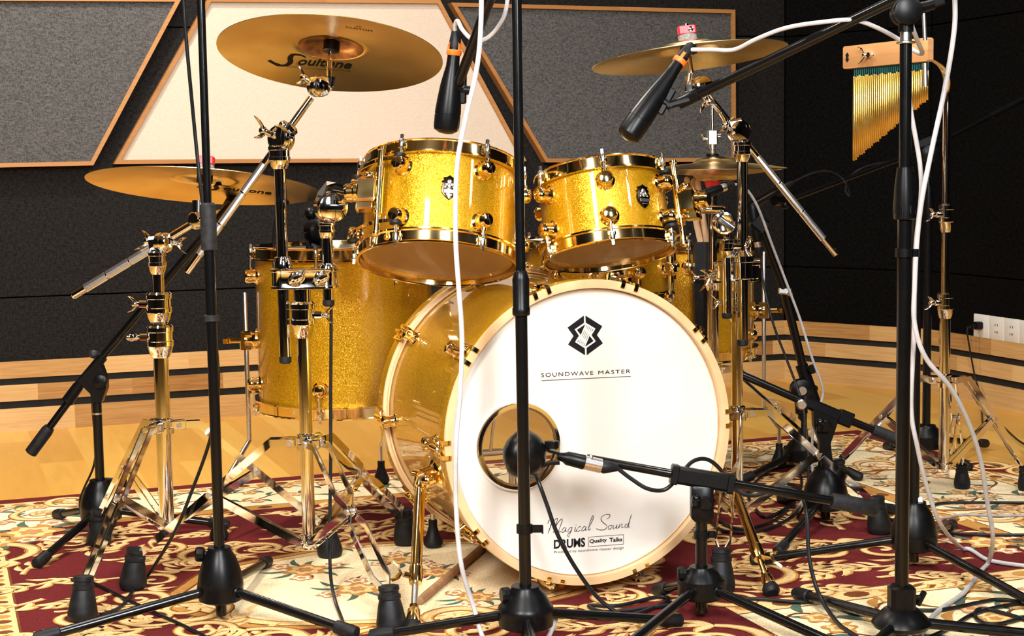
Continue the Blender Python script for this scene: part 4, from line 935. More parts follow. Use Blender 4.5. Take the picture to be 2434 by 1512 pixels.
m = MB(); wing(m, c+Z*zh(330)-RT*.011, -RT, UP, .6); m.lathe(c+Z*zh(322)+RT*.012, RT, [(.006, 0), (.006, .008), (.004, .009)], 12); SH.p('wing_screw', m, 'chrome', cl)
feetH = [gr(1965, 1118), gr(1560, 1130), gr(1690, 1040)]
hub(SH, GH, zh(880), .0155, feetH)
for f in feetH: flatleg(SH, GH, zh(880), f, .08, gap=.011, foot_sz=.8, brace=False)
# --- D: chime stand
GD = at(2243, 1118, 3.72); GD = V((GD.x, GD.y, .009)); zd = lambda py: zat(GD, py).z; dD = dep(GD); A = lambda px, py: at(px, py, dD)
SD = Thing('chime_stand', 'chrome stand with a curved top arm holding the bar chimes at the right', 'chime stand', GD, 'chrome stands')
feetD = [gr(1990, 1150), gr(2287, 1160), gr(2440, 1165)]
hub(SD, GD, zd(905), .0135, feetD)
for f in feetD: flatleg(SD, GD, zd(905), f, zd(1105), gap=.009, foot_sz=.75, pinch=False)
tube_v(SD, 'lower_tube', GD, zd(1122), zd(745), .0125); collar(SD, GD, zd(1122), zd(1100), .0135, .0155, 'foot_collar')
collar(SD, GD, zd(757), zd(695), .013, .018, 'memory_collar', (-RT*.9-_h*.4).normalized(), (UP*.6+RT*.2).normalized()); tube_v(SD, 'middle_tube', GD, zd(710), zd(535), .0108)
collar(SD, GD, zd(552), zd(484), .0115, .0165, 'memory_collar', (-RT*.9-_h*.4).normalized(), (UP*.6+RT*.2).normalized())
bend = smoothpath([V((GD.x, GD.y, zd(500))), V((GD.x, GD.y, zd(300))), V((GD.x, GD.y, zd(215))), at(2250, 178, dD-.02), at(2237, 152, dD-.05), at(2216, 136, dD-.09), at(2204, 132, dD-.11)], 6)
m = MB(); m.tube(bend, .0105, 16); SD.p('curved_arm', m, 'chrome')
# --- bar chimes
bl = at(2010, 138, 3.78); br = at(2212, 117, 3.54); br.z = bl.z+.0; u = (br-bl).normalized(); L = (br-bl).length; fn = Z.cross(u)
if fn.dot(CAM-bl) < 0: fn = -fn
BCt = (bl+br)/2
T = Thing('bar_chimes', 'wooden bar of hanging brass chimes in the dark corner at upper right', 'bar chimes', BCt)
m = MB(); m.box(BCt, u, Z, fn, L/2, .0265, .011, .004); bw = T.p('bar', m, 'barwood')
m = MB(); lp = bl+u*L*.065+fn*.0116
def lz(x, y): return lp+u*x+Z*y
m.poly([lz(a*.011, b*.012) for a, b in ((0, 1), (.55, .45), (.3, 0), (.55, -.45), (0, -1), (-.55, -.45), (-.3, 0), (-.55, .45))]); T.p('bar_emblem', m, 'ink', bw, smooth=0)
m = MB(); o = bl+u*L*.36+fn*.011; m.lathe(o, fn, [(.008, 0), (.006, .004), (.006, .01)], 14); wing(m, o, (fn*.5-u*.9).normalized(), Z, .95); T.p('wing_nut', m, 'chrome', bw)
NCH = 36
for i in range(NCH):
    t = i/(NCH-1); q = bl+u*L*(.11+.86*t)-Z*.0265; ln = .198*(1-t)+.066*t; z0 = .018+.002*math.sin(i*1.7)
    m = MB(); m.tube([q+Z*.002, q-Z*(z0+.004)], .0012, 6); m.tube([q+u*.0022+Z*.002, q+u*.0005-Z*(z0+.004)], .0011, 6); cd_ = T.p('cord', m, 'teal')
    m = MB(); a = q-Z*z0; m.tube([a, a-Z*.001, a-Z*(ln-.001), a-Z*ln], [.0027, .0034, .0034, .0027], 10); T.p('chime', m, 'brass')
q = at(2196, 32, 3.5); m = MB(); m.tube([q, at(2199, 96, 3.5)], .0045, 10); m.tube([at(2199, 150, 3.34)-u*.0, at(2200, 206, 3.34)], .0055, 10)
T.p('striker_holder', m, 'steel', bw)

# ------------------------------------------------------------------ microphone stands
def micbase(T, g, feet, ztop, rb=.043, legr=.0088, legz=.066, knob=None, pole_bottom=.02, kd=None, skirt=True):
    c = V((g.x, g.y, 0)); h = ztop-.045
    m = MB(); m.lathe(c+Z*.045, Z, [(rb*.8, 0), (rb*.98, .004), (rb, .012), (rb, .026), (rb*1.02, .03), (rb*1.0, .036), (rb*.93, h*.55), (rb*.72, h*.8), (rb*.52, h*.94), (rb*.5, h), (rb*.36, h)], 32); bs = T.p('base', m, 'plastic')
    if knob is not None:
        m = MB(); k = V(knob).normalized(); o = c+Z*(ztop-.014)+k*.012
        m.lathe(o, k, [(.006, 0), (.006, .014), (.0125, .016), (.014, .02), (.014, .028), (.012, .031)], 10); T.p('base_knob', m, 'plastic', bs, smooth=20)
    for f in feet:
        f = V((f.x, f.y, .009+legr+.001)); d = (f-(c+Z*legz)); d.normalize(); s = c+Z*legz+V((d.x, d.y, 0)).normalized()*rb*.7
        d = (f-s).normalized()
        m = MB(); m.tube([s, f], legr, 14); lg = T.p('leg', m, 'black')
        m = MB(); m.tube([f-d*.036, f-d*.034, f-d*.004, f+d*.008, f+d*.012], [legr+.001, legr+.003, legr+.0042, legr+.0035, legr*.6], 16); T.p('rubber_foot', m, 'rubber', lg)
        m = MB(); m.lathe(s+d*.012, -d, [(legr+.003, 0), (legr+.006, .004), (legr+.008, .03)], 14); T.p('leg_socket', m, 'plastic', bs)
    return bs
def clip(T, g, z, r, side, w=.02, name='cable_clip'):
    m = MB(); c = V((g.x, g.y, z)); m.lathe(c-Z*.007, Z, [(r, 0), (r+.0035, 0), (r+.0035, .014), (r, .014)], 18); b = c+side*(r+.002)
    m.strip([b, b+side*w*.6, b+side*w*.6-_h*.01], .013, .003, Z); return T.p(name, m, 'plastic')
# 1: left foreground
g = gr(527, 1474); z = lambda py: zat(g, py).z
M1 = Thing('microphone_stand', 'tall black microphone stand in the left foreground with tripod base', 'microphone stand', g, 'black microphone stands')
micbase(M1, g, [gr(95, 1530), gr(634, 1346), gr(838, 1516)], z(1300), knob=-RT, rb=.041)
tube_v(M1, 'lower_tube', g, .018, z(560), .0098, 'black'); tube_v(M1, 'upper_tube', g, z(600), z(-120), .0072, 'black')
m = MB(); c = V((g.x, g.y, 0)); m.lathe(c+Z*z(595), Z, [(.0125, 0), (.0145, .002), (.0145, z(482)-z(595)-.004), (.011, z(482)-z(595))], 18); M1.p('grip_sleeve', m, 'grey_grip')
m = MB(); m.lathe(c+Z*z(764), Z, [(.011, 0), (.0135, .001), (.0135, .011), (.011, .012)], 18); M1.p('clamp_ring', m, 'grey_grip'); G1 = g
# 2: centre foreground, carries the left overhead microphone
g = gr(1251, 1540); z = lambda py: zat(g, py).z
M2 = Thing('microphone_stand', 'tall black microphone stand standing right in front of the bass drum', 'microphone stand', g, 'black microphone stands')
micbase(M2, g, [gr(893, 1524), gr(1608, 1488), gr(1300, 1720)], z(1392), knob=(-RT-_h*.3), rb=.047)
tube_v(M2, 'lower_tube', g, .018, z(740), .0102, 'black'); tube_v(M2, 'upper_tube', g, z(745), z(-175), .0082, 'black'); c = V((g.x, g.y, 0))
m = MB(); h = z(643)-z(750); m.lathe(c+Z*z(750), Z, [(.0135, 0), (.0148, .002), (.0148, .012), (.0138, .014), (.0142, h*.8), (.0112, h*.97), (.009, h)], 22); M2.p('grip_sleeve', m, 'plastic')
clip(M2, g, z(1257), .0102, RT, .03)
top = V((g.x, g.y, z(-165))); be = at(1086, 208, 2.83)
m = MB(); m.tube([top+(top-be)*.25, be], .0092, 14); M2.p('boom', m, 'black'); m = MB(); m.lathe(top-_h*.02, _h, [(.02, 0), (.024, .005), (.024, .035), (.02, .04)], 20); M2.p('boom_clutch', m, 'plastic')
m = MB(); d = (be-top).normalized(); m.tube([be-d*.01, be+d*.022], .013, 12); m.obox(be+d*.01, at(1078, 240, 2.83), .018, .014, _h, .003); M2.p('boom_swivel', m, 'plastic'); G2 = g
# 3: right foreground, carries the right overhead microphone
g = gr(2142, 1530); z = lambda py: zat(g, py).z
M3 = Thing('microphone_stand', 'tall black microphone stand in the right foreground with a long upper boom', 'microphone stand', g, 'black microphone stands')
feet3 = [gr(1895, 1424), gr(2560, 1535), gr(2010, 1610)]
cz = V((g.x, g.y, 0)); m = MB(); z0, z1, z2 = z(1496), z(1448), z(1396)
m.lathe(cz+Z*z0, Z, [(.034, 0), (.046, .005), (.05, .012), (.046, (z1-z0)*.55), (.03, z1-z0), (.02, z1-z0+.004)], 32); m.box(cz+Z*(z1+z2)/2, RT, _h, Z, .021, .02, (z2-z1)/2+.004, .006); b3 = M3.p('base', m, 'plastic')
m = MB(); o = cz+Z*(z1+z2)/2+RT*.019; m.tube([o, o+RT*.012], .006, 10); m.obox(o+RT*.008-Z*.012, o+RT*.02+Z*.012, .012, .008, _h, .002); M3.p('base_knob', m, 'plastic', b3)
for f in feet3:
    f = V((f.x, f.y, .02)); s = cz+Z*(z0+.01)+(f-cz).normalized()*.03; d = (f-s).normalized(); m = MB(); m.tube([s, f], .0092, 14); lg = M3.p('leg', m, 'black'); m = MB(); m.tube([f-d*.04, f-d*.038, f, f+d*.008], [.01, .012, .0125, .009], 14); M3.p('rubber_foot', m, 'rubber', lg)
tube_v(M3, 'lower_tube', g, .02, z(515), .0115, 'black'); tube_v(M3, 'upper_tube', g, z(525), z(96), .0098, 'black')
m = MB(); h = z(398)-z(522); m.lathe(cz+Z*z(522), Z, [(.0155, 0), (.0178, .002), (.0185, h*.3), (.0165, h*.65), (.0135, h*.92), (.0128, h)], 24)
for k in range(8): m.tube([cz+Z*(z(522)+h*.12)+V((math.cos(k*PI/4), math.sin(k*PI/4), 0))*.0172, cz+Z*(z(522)+h*.55)+V((math.cos(k*PI/4), math.sin(k*PI/4), 0))*.0158], [.0022, .0012], 8)
M3.p('grip_sleeve', m, 'plastic')
m = MB(); m.lathe(cz+Z*z(104), Z, [(.0145, 0), (.0155, .001), (.0155, .003), (.0095, .004)], 20); m.lathe(cz+Z*z(100), Z, [(.0095, 0), (.0095, z(74)-z(100))], 18); M3.p('thread_collar', m, 'steel')
pv = V((g.x, g.y, z(28))); m = MB(); m.lathe(pv-_h*.022, _h, [(.015, 0), (.0225, .003), (.0225, .018), (.019, .019), (.019, .024), (.0225, .025), (.0225, .042), (.015, .045)], 26); m.lathe(V((g.x, g.y, z(76))), Z, [(.0125, 0), (.0125, .03)], 16); m.tube([pv+RT*.0, pv+RT*.045+UP*.012], [.012, .008], 12); m.obox(pv+RT*.03+UP*.008, pv+RT*.062+UP*.02, .012, .016, _h, .003); M3.p('boom_clutch', m, 'plastic')
be = at(1648, 230, 2.95); bs_ = at(2118, 4, 2.76); d = (bs_-be).normalized(); m = MB(); m.tube([be, bs_+d*.35], .0095, 14); bm = M3.p('boom', m, 'black')
m = MB(); m.tube([be-d*.03, be+d*.012], .0115, 12); m.obox(at(1640, 236, 2.95), at(1582, 252, 2.95), .016, .014, _h, .004); M3.p('boom_swivel', m, 'plastic'); G3 = g
clip(M3, g, z(601), .0115, RT, .014)
# 4: kick microphone stand
g = gr(1668, 1468); z = lambda py: zat(g, py).z; dk = dep(g)
M4 = Thing('microphone_stand', 'low black microphone stand right of the bass drum head with a horizontal boom', 'microphone stand', g, 'black microphone stands')
micbase(M4, g, [gr(1566, 1414), gr(1440, 1590), gr(2010, 1556)], z(1346), knob=-RT, rb=.043)
tube_v(M4, 'lower_tube', g, .018, z(1215), .0108, 'black'); c = V((g.x, g.y, 0))
clip(M4, g, z(1270), .0108, RT, .02)
A = lambda px, py: at(px, py, dk)
m = MB(); m.box(A(1668, 1192), RT, UP, _h, .02, .034, .016, .006); m.lathe(A(1672, 1192)-_h*.015, -_h, [(.013, 0), (.013, .004), (.011, .006)], 18); sw = M4.p('boom_bracket', m, 'plastic')
m = MB(); m.tube([A(1652, 1182)-_h*.018, A(1652, 1198)-_h*.022], [.0085, .0075], 10); m.ball(A(1652, 1180)-_h*.02, .008, 12, 8); M4.p('tilt_lever', m, 'black', sw)
kd0 = 2.79; b0 = at(1338, 1078, kd0); b1 = A(1600, 1127); b2 = A(1742, 1150); b3_ = at(2084, 1210, dk+.06)
m = MB(); m.tube([at(1395, 1090, kd0+.03), b1, b2, at(1985, 1192, dk+.05)], .0082, 14); M4.p('boom', m, 'black')
m = MB(); m.obox(b1, b2, .032, .028, UP, .005); m.obox(A(1594, 1126), A(1612, 1129), .036, .032, UP, .003); m.obox(A(1726, 1148), A(1744, 1151), .036, .032, UP, .003); M4.p('boom_block', m, 'plastic')
m = MB(); q0 = at(1976, 1190, dk+.05); d = (b3_-q0).normalized(); m.tube([q0, q0+d*.002, b3_-d*.004, b3_], [.0125, .0148, .0155, .013], 18); M4.p('boom_grip', m, 'grey_grip'); G4 = g
# 5: far left, tom microphone under the ride cymbal
g = gr(259, 1274); z = lambda py: zat(g, py).z; d5 = dep(g); A = lambda px, py: at(px, py, d5); gp = gr(243, 1274)
M5 = Thing('microphone_stand', 'black boom microphone stand at the far left, arm rising towards the ride cymbal', 'microphone stand', gp, 'black microphone stands')
g = gp; z = lambda py: zat(g, py).z
micbase(M5, g, [gr(92, 1348), gr(138, 1232), gr(534, 1256)], z(1140), rb=.046)
m = MB(); q = V((g.x, g.y, z(1146))); m.obox(q+RT*.01, q+RT*.06-UP*.002, .02, .012, UP, .003); M5.p('base_lever', m, 'plastic')
tube_v(M5, 'lower_tube', g, .02, z(925), .0105, 'black'); m = MB(); m.lathe(V((g.x, g.y, z(985))), Z, [(.0112, 0), (.0112, .004)], 16); M5.p('tube_band', m, 'steel')
b0 = A(72, 1078); b1 = A(232, 862); b2 = A(548, 482)
m = MB(); m.tube([A(100, 1040), b1, b2], [.0085, .0085, .0078], 14); M5.p('boom', m, 'black')
m = MB(); d = (b1-b0).normalized(); m.tube([b0, b0+d*.002, A(112, 1024), A(118, 1016)], [.011, .014, .014, .0115], 16); M5.p('boom_grip', m, 'rubber')
m = MB(); m.tube([A(160, 955), A(186, 918)], [.014, .0125], 14); m.tube([A(186, 918), A(245, 848)], .0115, 14); m.prism([A(*q)-_h*.013 for q in ((188, 905), (238, 852), (255, 898), (256, 922), (244, 955), (222, 955), (218, 935))], _h*.026); m.lathe(A(243, 905)-_h*.015, -_h, [(.016, 0), (.016, .004), (.013, .006)], 18); cl = M5.p('boom_clutch', m, 'plastic')
m = MB(); m.tube([A(228, 852), A(224, 842)], .006, 10); m.ball(A(223, 842), .012, 12, 8, (1, 1, .8)); m.ball(A(253, 903)-_h*.015, .007, 10, 6); M5.p('clutch_knob', m, 'grey_grip', cl); G5 = g
# 6: right, behind the front right stand
g = gr(2172, 1348); z = lambda py: zat(g, py).z
M6 = Thing('microphone_stand', 'black microphone stand standing just behind the right foreground stand', 'microphone stand', g, 'black microphone stands')
micbase(M6, g, [gr(1796, 1342), gr(2262, 1258), gr(2500, 1472)], z(1192), rb=.046)
tube_v(M6, 'lower_tube', g, .02, z(520), .0098, 'black'); m = MB(); q = V((g.x, g.y, z(1190))); m.box(q+RT*.008, RT, _h, Z, .008, .008, .008, .002); M6.p('tag', m, 'white', label='small white tag on the pole'); G6 = g
# 7: back right, hi-hat microphone
g = gr(2201, 1096); z = lambda py: zat(g, py).z; d7 = dep(g); A = lambda px, py: at(px, py, d7)
M7 = Thing('microphone_stand', 'black microphone stand in the back right corner with a long thin boom', 'microphone stand', g, 'black microphone stands')
micbase(M7, g, [gr(2110, 1068), gr(2340, 1062), gr(2300, 1118)], z(1010), rb=.05)
tube_v(M7, 'lower_tube', g, .02, z(500), .011, 'black'); tube_v(M7, 'upper_tube', g, z(505), z(405), .005, 'black'); m = MB(); m.lathe(V((g.x, g.y, z(510))), Z, [(.013, 0), (.015, .03), (.011, z(440)-z(510))], 16); M7.p('grip_sleeve', m, 'plastic')
c1 = at(2440, 232, d7+.1); c0 = at(1866, 480, 4.05); pv = V((g.x, g.y, z(352))); m = MB(); m.tube([c0, pv, c1], .0062, 12); M7.p('boom', m, 'black')
m = MB(); d = (c1-pv).normalized(); m.tube([c1-d*.12, c1], .009, 12); M7.p('boom_grip', m, 'plastic')
m = MB(); m.lathe(pv-_h*.02-UP*.015, _h, [(.015, 0), (.024, .004), (.024, .03), (.015, .036)], 18); m.tube([pv-UP*.08, pv], .01, 12); m.obox(A(2182, 346), A(2225, 328), .022, .02, UP, .003); m.lathe(V((g.x, g.y, z(408))), Z, [(.012, 0), (.012, .004)], 16); M7.p('boom_clutch', m, 'plastic')
# 8: mid right, steep boom
g = gr(1907, 1128); z = lambda py: zat(g, py).z; d8 = dep(g); A = lambda px, py: at(px, py, d8)
M8 = Thing('microphone_stand', 'black microphone stand with a steep boom leaning left, behind the sloping boom', 'microphone stand', g, 'black microphone stands')
micbase(M8, g, [gr(1765, 1150), gr(2040, 1142), gr(1925, 1075)], z(1042), rb=.05)
tube_v(M8, 'lower_tube', g, .02, z(935), .0118, 'black')
m = MB(); m.lathe(A(1903, 926)-_h*.022, _h, [(.018, 0), (.028, .004), (.028, .034), (.018, .04)], 22); m.obox(A(1903, 950), A(1905, 985), .03, .03, _h, .006); m.tube([A(1948, 990), A(1905, 868)], .0165, 14); cl = M8.p('boom_clutch', m, 'plastic')
m = MB(); m.lathe(A(1903, 926)-_h*.024, -_h, [(.012, 0), (.011, .004)], 14); M8.p('clutch_screw', m, 'steel', cl)
m = MB(); m.tube([A(1905, 876), A(1928, 876)-_h*.012], .007, 10); m.lathe(A(1928, 876)-_h*.01, -_h, [(.012, 0), (.013, .006), (.009, .014)], 14); m.ball(A(1936, 924), .0095, 12, 8); M8.p('clutch_knob', m, 'plastic', cl)
m = MB(); e8 = at(1800, 520, d8-.14); k8 = at(1866, 700, d8-.05); m.tube([A(1952, 1002), A(1910, 880), k8, e8], [.012, .012, .011, .0052], 12); M8.p('boom', m, 'black')
m = MB(); m.obox(at(1850, 690, d8-.06), at(1880, 694, d8-.06), .018, .016, UP, .003); m.ball(at(1876, 697, d8-.06)-_h*.01, .008, 12, 8); M8.p('boom_collar', m, 'steel')
# 9: sloping boom
g = gr(1962, 1246); z = lambda py: zat(g, py).z; d9 = dep(g); A = lambda px, py: at(px, py, d9)
M9 = Thing('microphone_stand', 'black microphone stand with a downward sloping boom and grip, behind the right double stand', 'microphone stand', g, 'black microphone stands')
micbase(M9, g, [gr(1852, 1320), gr(2125, 1222), gr(1860, 1195)], z(1112), rb=.05)
tube_v(M9, 'lower_tube', g, .02, z(1040), .0108, 'black')
m = MB(); m.prism([A(*q)-_h*.013 for q in ((1930, 962), (1992, 990), (1985, 1014), (1972, 1052), (1976, 1090), (1944, 1090), (1946, 1050), (1932, 1010))], _h*.026); m.lathe(A(1957, 1012)-_h*.012, -_h, [(.0155, 0), (.0155, .003), (.012, .006)], 18); br_ = M9.p('boom_bracket', m, 'plastic')
m = MB(); m.ball(A(1945, 1000)-_h*.022, .0095, 12, 8); m.tube([A(1945, 1000)-_h*.02, A(1942, 1022)-_h*.024], [.008, .0065], 10); m.lathe(A(1957, 1012)-_h*.017, -_h, [(.008, 0), (.007, .002)], 12); M9.p('tilt_lever', m, 'black', br_)
m = MB(); m.tube([A(1752, 886), A(1905, 953), A(2090, 1028)], .0088, 14); M9.p('boom', m, 'black')
m = MB(); m.obox(A(1908, 953), A(2016, 998), .026, .026, UP, .005); m.obox(A(1992, 988), A(2024, 1001), .034, .032, UP, .003); M9.p('boom_block', m, 'plastic')
m = MB(); m.lathe(A(1903, 960)-_h*.012, -_h, [(.012, 0), (.0125, .004), (.009, .008)], 14); M9.p('block_screw', m, 'steel')
m = MB(); m.tube([A(2076, 1021), A(2078, 1022), A(2140, 1048)], [.011, .0128, .0138], 16); M9.p('boom_grip', m, 'grey_grip')

# ------------------------------------------------------------------ microphones
def cond(T, base, tip, r, SG=1):    # side-address body from cable end to grille end
    d = (tip-base); L = d.length; d.normalize(); m = MB()
    m.lathe(base, d, [(.006, 0), (.0105, .002), (.0115, .03), (.0118, .032), (.0118, .036), (.0122, .038), (.0145, L*.32), (.0185, L*.46), (r*.92, L*.62), (r, L*.76), (r, L*.8), (r*.975, L*.803), (r*.975, L*.812), (r, L*.815), (r*.99, L*.95), (r*.93, L*.985), (r*.78, L), (r*.5, L+.004), (.0001, L+.0055)], 32)
    T.p('body', m, 'plastic'); m = MB(); m.lathe(base+d*.009, d, [(.0125, -.001), (.0134, 0), (.0134, .007), (.012, .009)], 24)
    for k in range(3):
        e1, e2 = basis(d); q = e1*math.cos(k*2.1+1)+e2*math.sin(k*2.1+1); m.strip([base+d*.012+q*.0118, base+d*.002+q*.0112, base-d*.006+q*.009], .006, .002, d.cross(q))
    T.p('connector_ring', m, 'orange', label='orange ring on the cable connector')
    m = MB(); m.lathe(base-d*.03, d, [(.004, 0), (.0085, .006), (.0112, .03), (.0112, .034)], 20); T.p('cable_connector', m, 'rubber')
    m = MB(); mid = base+d*L*.5; s = d.cross(_h).normalized(); m.obox(mid-d*.03+s*r*.75*SG, mid+d*.025+s*r*.95*SG, .011, .018, _h, .003); m.tube([mid+s*r*.7*SG, mid+s*(r+.012)*SG], .008, 12); T.p('mount', m, 'plastic')
base = at(1081, 108, 2.83); tip = at(1060, 312, 2.83)
T = Thing('microphone', 'left overhead condenser microphone with orange connector ring, hanging before the cream panel', 'microphone', base, 'overhead microphones'); cond(T, base, tip, .0232); LB = base-(tip-base).normalized()*.03
base = at(1624, 133, 2.97); tip = at(1492, 325, 2.93)
T = Thing('microphone', 'right overhead condenser microphone with orange connector ring, slanting before the grey panel', 'microphone', base, 'overhead microphones'); cond(T, base, tip, .0235, 1); RB = base-(tip-base).normalized()*.03
# kick microphone
c = at(1247, 1080, 2.775); T = Thing('microphone', 'round black kick microphone in front of the bass drum port', 'microphone', c)
d = (-RT*.8+_h*.35+UP*.12).normalized(); m = MB(); m.ball(c, .042, 28, 16, (1, 1, .92), d); m.lathe(c-d*.004, d, [(.0415, 0), (.0435, .004), (.0435, .016), (.0405, .022), (.02, .03), (.0001, .032)], 36); T.p('body', m, 'plastic')
m = MB(); s = (at(1330, 1088, 2.775)-c).normalized()
for k in (.012, -.012): m.strip([c+s*.026+UP*k*1.6, c+s*.045+UP*k*.9, at(1330, 1088, 2.775)+UP*k*.7], .02, .005, _h)
T.p('yoke', m, 'plastic'); m = MB(); o = at(1312, 1066, 2.77); m.lathe(o, UP, [(.012, 0), (.013, .001), (.0135, .012), (.012, .0135)], 18); T.p('yoke_knob', m, 'plastic', smooth=20)
a, b = at(1325, 1084, 2.775), at(1428, 1108, 2.785); dd_ = (b-a).normalized(); m = MB(); m.tube([a, a+dd_*.012, a+dd_*.018, at(1388, 1099, 2.78)], [.006, .009, .0125, .0135], 20); T.p('handle', m, 'plastic')
m = MB(); m.tube([at(1388, 1099, 2.78), b], .0132, 20); m.ball(at(1405, 1087, 2.775), .004, 8, 6); T.p('connector_collar', m, 'steel')
m = MB(); e = at(1468, 1113, 2.79); m.tube([b, b+dd_*.006, e-dd_*.008, e], [.0105, .0125, .009, .006], 16); T.p('cable_connector', m, 'rubber'); KB = e
def dyn(name, label, base, tip, r, grp='drum microphones', silver=True):
    d = (tip-base); L = d.length; d.normalize(); T = Thing('microphone', label, 'microphone', base, grp); m = MB()
    m.lathe(base+d*L*.3, d, [(r*.8, 0), (r*.85, .002), (r, L*.2), (r*1.02, L*.62), (r*.9, L*.7)], 18); T.p('body', m, 'plastic')
    m = MB(); m.lathe(base+d*L*.2, d, [(r*.8, 0), (r*.82, .001), (r*.82, L*.1)], 18); T.p('connector_collar', m, 'steel'); m = MB(); m.lathe(base, d, [(r*.35, 0), (r*.6, L*.04), (r*.75, L*.2)], 16); T.p('cable_connector', m, 'rubber'); return T
dyn('', 'small black rim microphone aimed left beside the smaller rack tom', at(1745, 437, 3.55), at(1640, 474, 3.5), .0115)
T = dyn('', 'slim black pencil microphone on the thin boom right of the hi-hat', at(1885, 433, 4.02), at(1782, 490, 3.98), .0105)
m = MB(); q = at(1840, 478, 4.0); m.tube([q, at(1868, 478, 4.03)], .012, 12); m.ball(at(1866, 487, 4.02), .011, 12, 8); T.p('clip', m, 'plastic')
T = dyn('', 'upright black microphone clipped at the rim of the smaller floor tom', at(1806, 612, 3.95), at(1788, 488, 3.95), .0125)
m = MB(); m.obox(at(1790, 520, 3.95), at(1818, 545, 3.95), .04, .03, UP, .006); T.p('clip', m, 'plastic')
T = dyn('', 'black microphone on the far left boom arm under the ride cymbal', at(520, 535, 3.6), at(556, 468, 3.6), .014)
# clip-on microphone on the floor tom rim
c = at(752, 545, 3.62); T = Thing('microphone', 'black clip-on microphone on the rim of the large floor tom', 'microphone', c, 'drum microphones')
m = MB(); m.ball(at(738, 508, 3.62), .014, 16, 10); m.tube([at(738, 508, 3.62), at(740, 535, 3.62)], .007, 10); m.lathe(at(752, 548, 3.6), (RT*.6-_h*.7).normalized(), [(.02, -.02), (.026, -.014), (.026, .014), (.02, .02)], 22); T.p('body', m, 'plastic')
m = MB(); m.strip([at(728, 560, 3.62), at(735, 585, 3.62), at(752, 600, 3.63), at(776, 600, 3.64)], .03, .007, _h); m.box(at(748, 585, 3.64), RT, UP, _h, .018, .016, .02, .005); T.p('rim_clamp', m, 'plastic')

# ------------------------------------------------------------------ cables
def cable(label, mt, r, pts, k=8, name='microphone_cable', grp=None):
    P = []
    for q in pts:
        if len(q) == 2: p = gr(q[0], q[1], .009+r)
        else: p = at(*q)
        P.append(p)
    P = smoothpath(P, k); P = [V((p.x, p.y, max(p.z, .0095+r))) for p in P]; m = MB(); m.tube(P, r, 10)
    o = min(P, key=lambda p: p.z); return single(name, label, 'cable', V((o.x, o.y, o.z)), m, mt, grp)
cable('white cable hanging straight down from above, crossing in front of the larger rack tom', 'wcable', .0042, [(1146, -160, 2.6), (1143, 60, 2.6), (1132, 170, 2.6), (1106, 285, 2.6), (1086, 400, 2.6), (1083, 560, 2.6), (1090, 680, 2.6), (1098, 800, 2.6), (1094, 930, 2.6), (1084, 1060, 2.6), (1084, 1200, 2.62), (1096, 1340, 2.62), (1125, 1440, 2.64), (1160, 1535), (1240, 1560), (1290, 1535), (1320, 1475, 2.66), (1318, 1462, 2.66)])
cable('white cable looping from the left overhead microphone over its boom', 'wcable', .0038, [(LB.x, LB.y, None) if 0 else (1083, 84, 2.83), (1082, 60, 2.82), (1088, 50, 2.81), (1100, 72, 2.79), (1125, 95, 2.78), (1155, 92, 2.77), (1185, 62, 2.76), (1205, 10, 2.76), (1212, -120, 2.75)])
cable('white cable running from the right overhead microphone along the boom to the right stand', 'wcable', .004, [(1640, 118, 2.97), (1690, 118, 2.95), (1745, 118, 2.92), (1800, 92, 2.88), (1870, 66, 2.84), (1960, 52, 2.8), (2030, 48, 2.79), (2085, 66, 2.8), (2140, 96, 2.83), (2175, 122, 2.84), (2192, 126, 2.78), (2180, 95, 2.72), (2164, 50, 2.7), (2152, -10, 2.7), (2150, -140, 2.7)])
cable('white cable falling from the top right down the right foreground stand to the rug', 'wcable', .0044, [(2262, -120, 2.8), (2270, 10, 2.8), (2266, 90, 2.8), (2244, 220, 2.8), (2216, 350, 2.79), (2192, 470, 2.78), (2180, 570, 2.78), (2174, 680, 2.78), (2174, 770, 2.78), (2200, 850, 2.79), (2258, 920, 2.81), (2300, 1000, 2.85), (2330, 1090, 2.9), (2346, 1190, 2.95), (2360, 1280, 3.0), (2345, 1345), (2290, 1410), (2220, 1462), (2180, 1530)])
cable('white cable going from the right foreground stand down over the rug to the right edge', 'wcable', .0042, [(2156, 200, 2.8), (2166, 270, 2.82), (2190, 430, 2.83), (2176, 600, 2.83), (2172, 800, 2.83), (2166, 970, 2.84), (2180, 1060, 2.85), (2204, 1160, 2.9), (2238, 1250, 2.98), (2290, 1306), (2350, 1332), (2440, 1346), (2520, 1350)])
cable('black cable running down the left foreground stand and away to the floor at its left', 'bcable', .0034, [(430, -120, 2.92), (440, 60, 2.92), (458, 260, 2.92), (474, 420, 2.91), (486, 520, 2.87), (500, 640, 2.87), (510, 780, 2.87), (519, 900, 2.87), (512, 980, 2.88), (495, 1060, 2.9), (455, 1170, 2.93), (415, 1265, 2.96), (350, 1370), (290, 1440), (240, 1462)])
cable('thin black cable hanging from the left double stand to the rug in front of it', 'bcable', .0034, [(787, 690, 3.07), (787, 800, 3.07), (786, 950, 3.07), (786, 1100, 3.06), (784, 1250, 3.04), (786, 1370, 3.0), (800, 1440), (818, 1490), (826, 1540)])
cable('black cable lying under the left foreground stand legs', 'bcable', .0032, [(170, 1378), (220, 1386), (300, 1425), (380, 1462), (440, 1490), (520, 1530)])
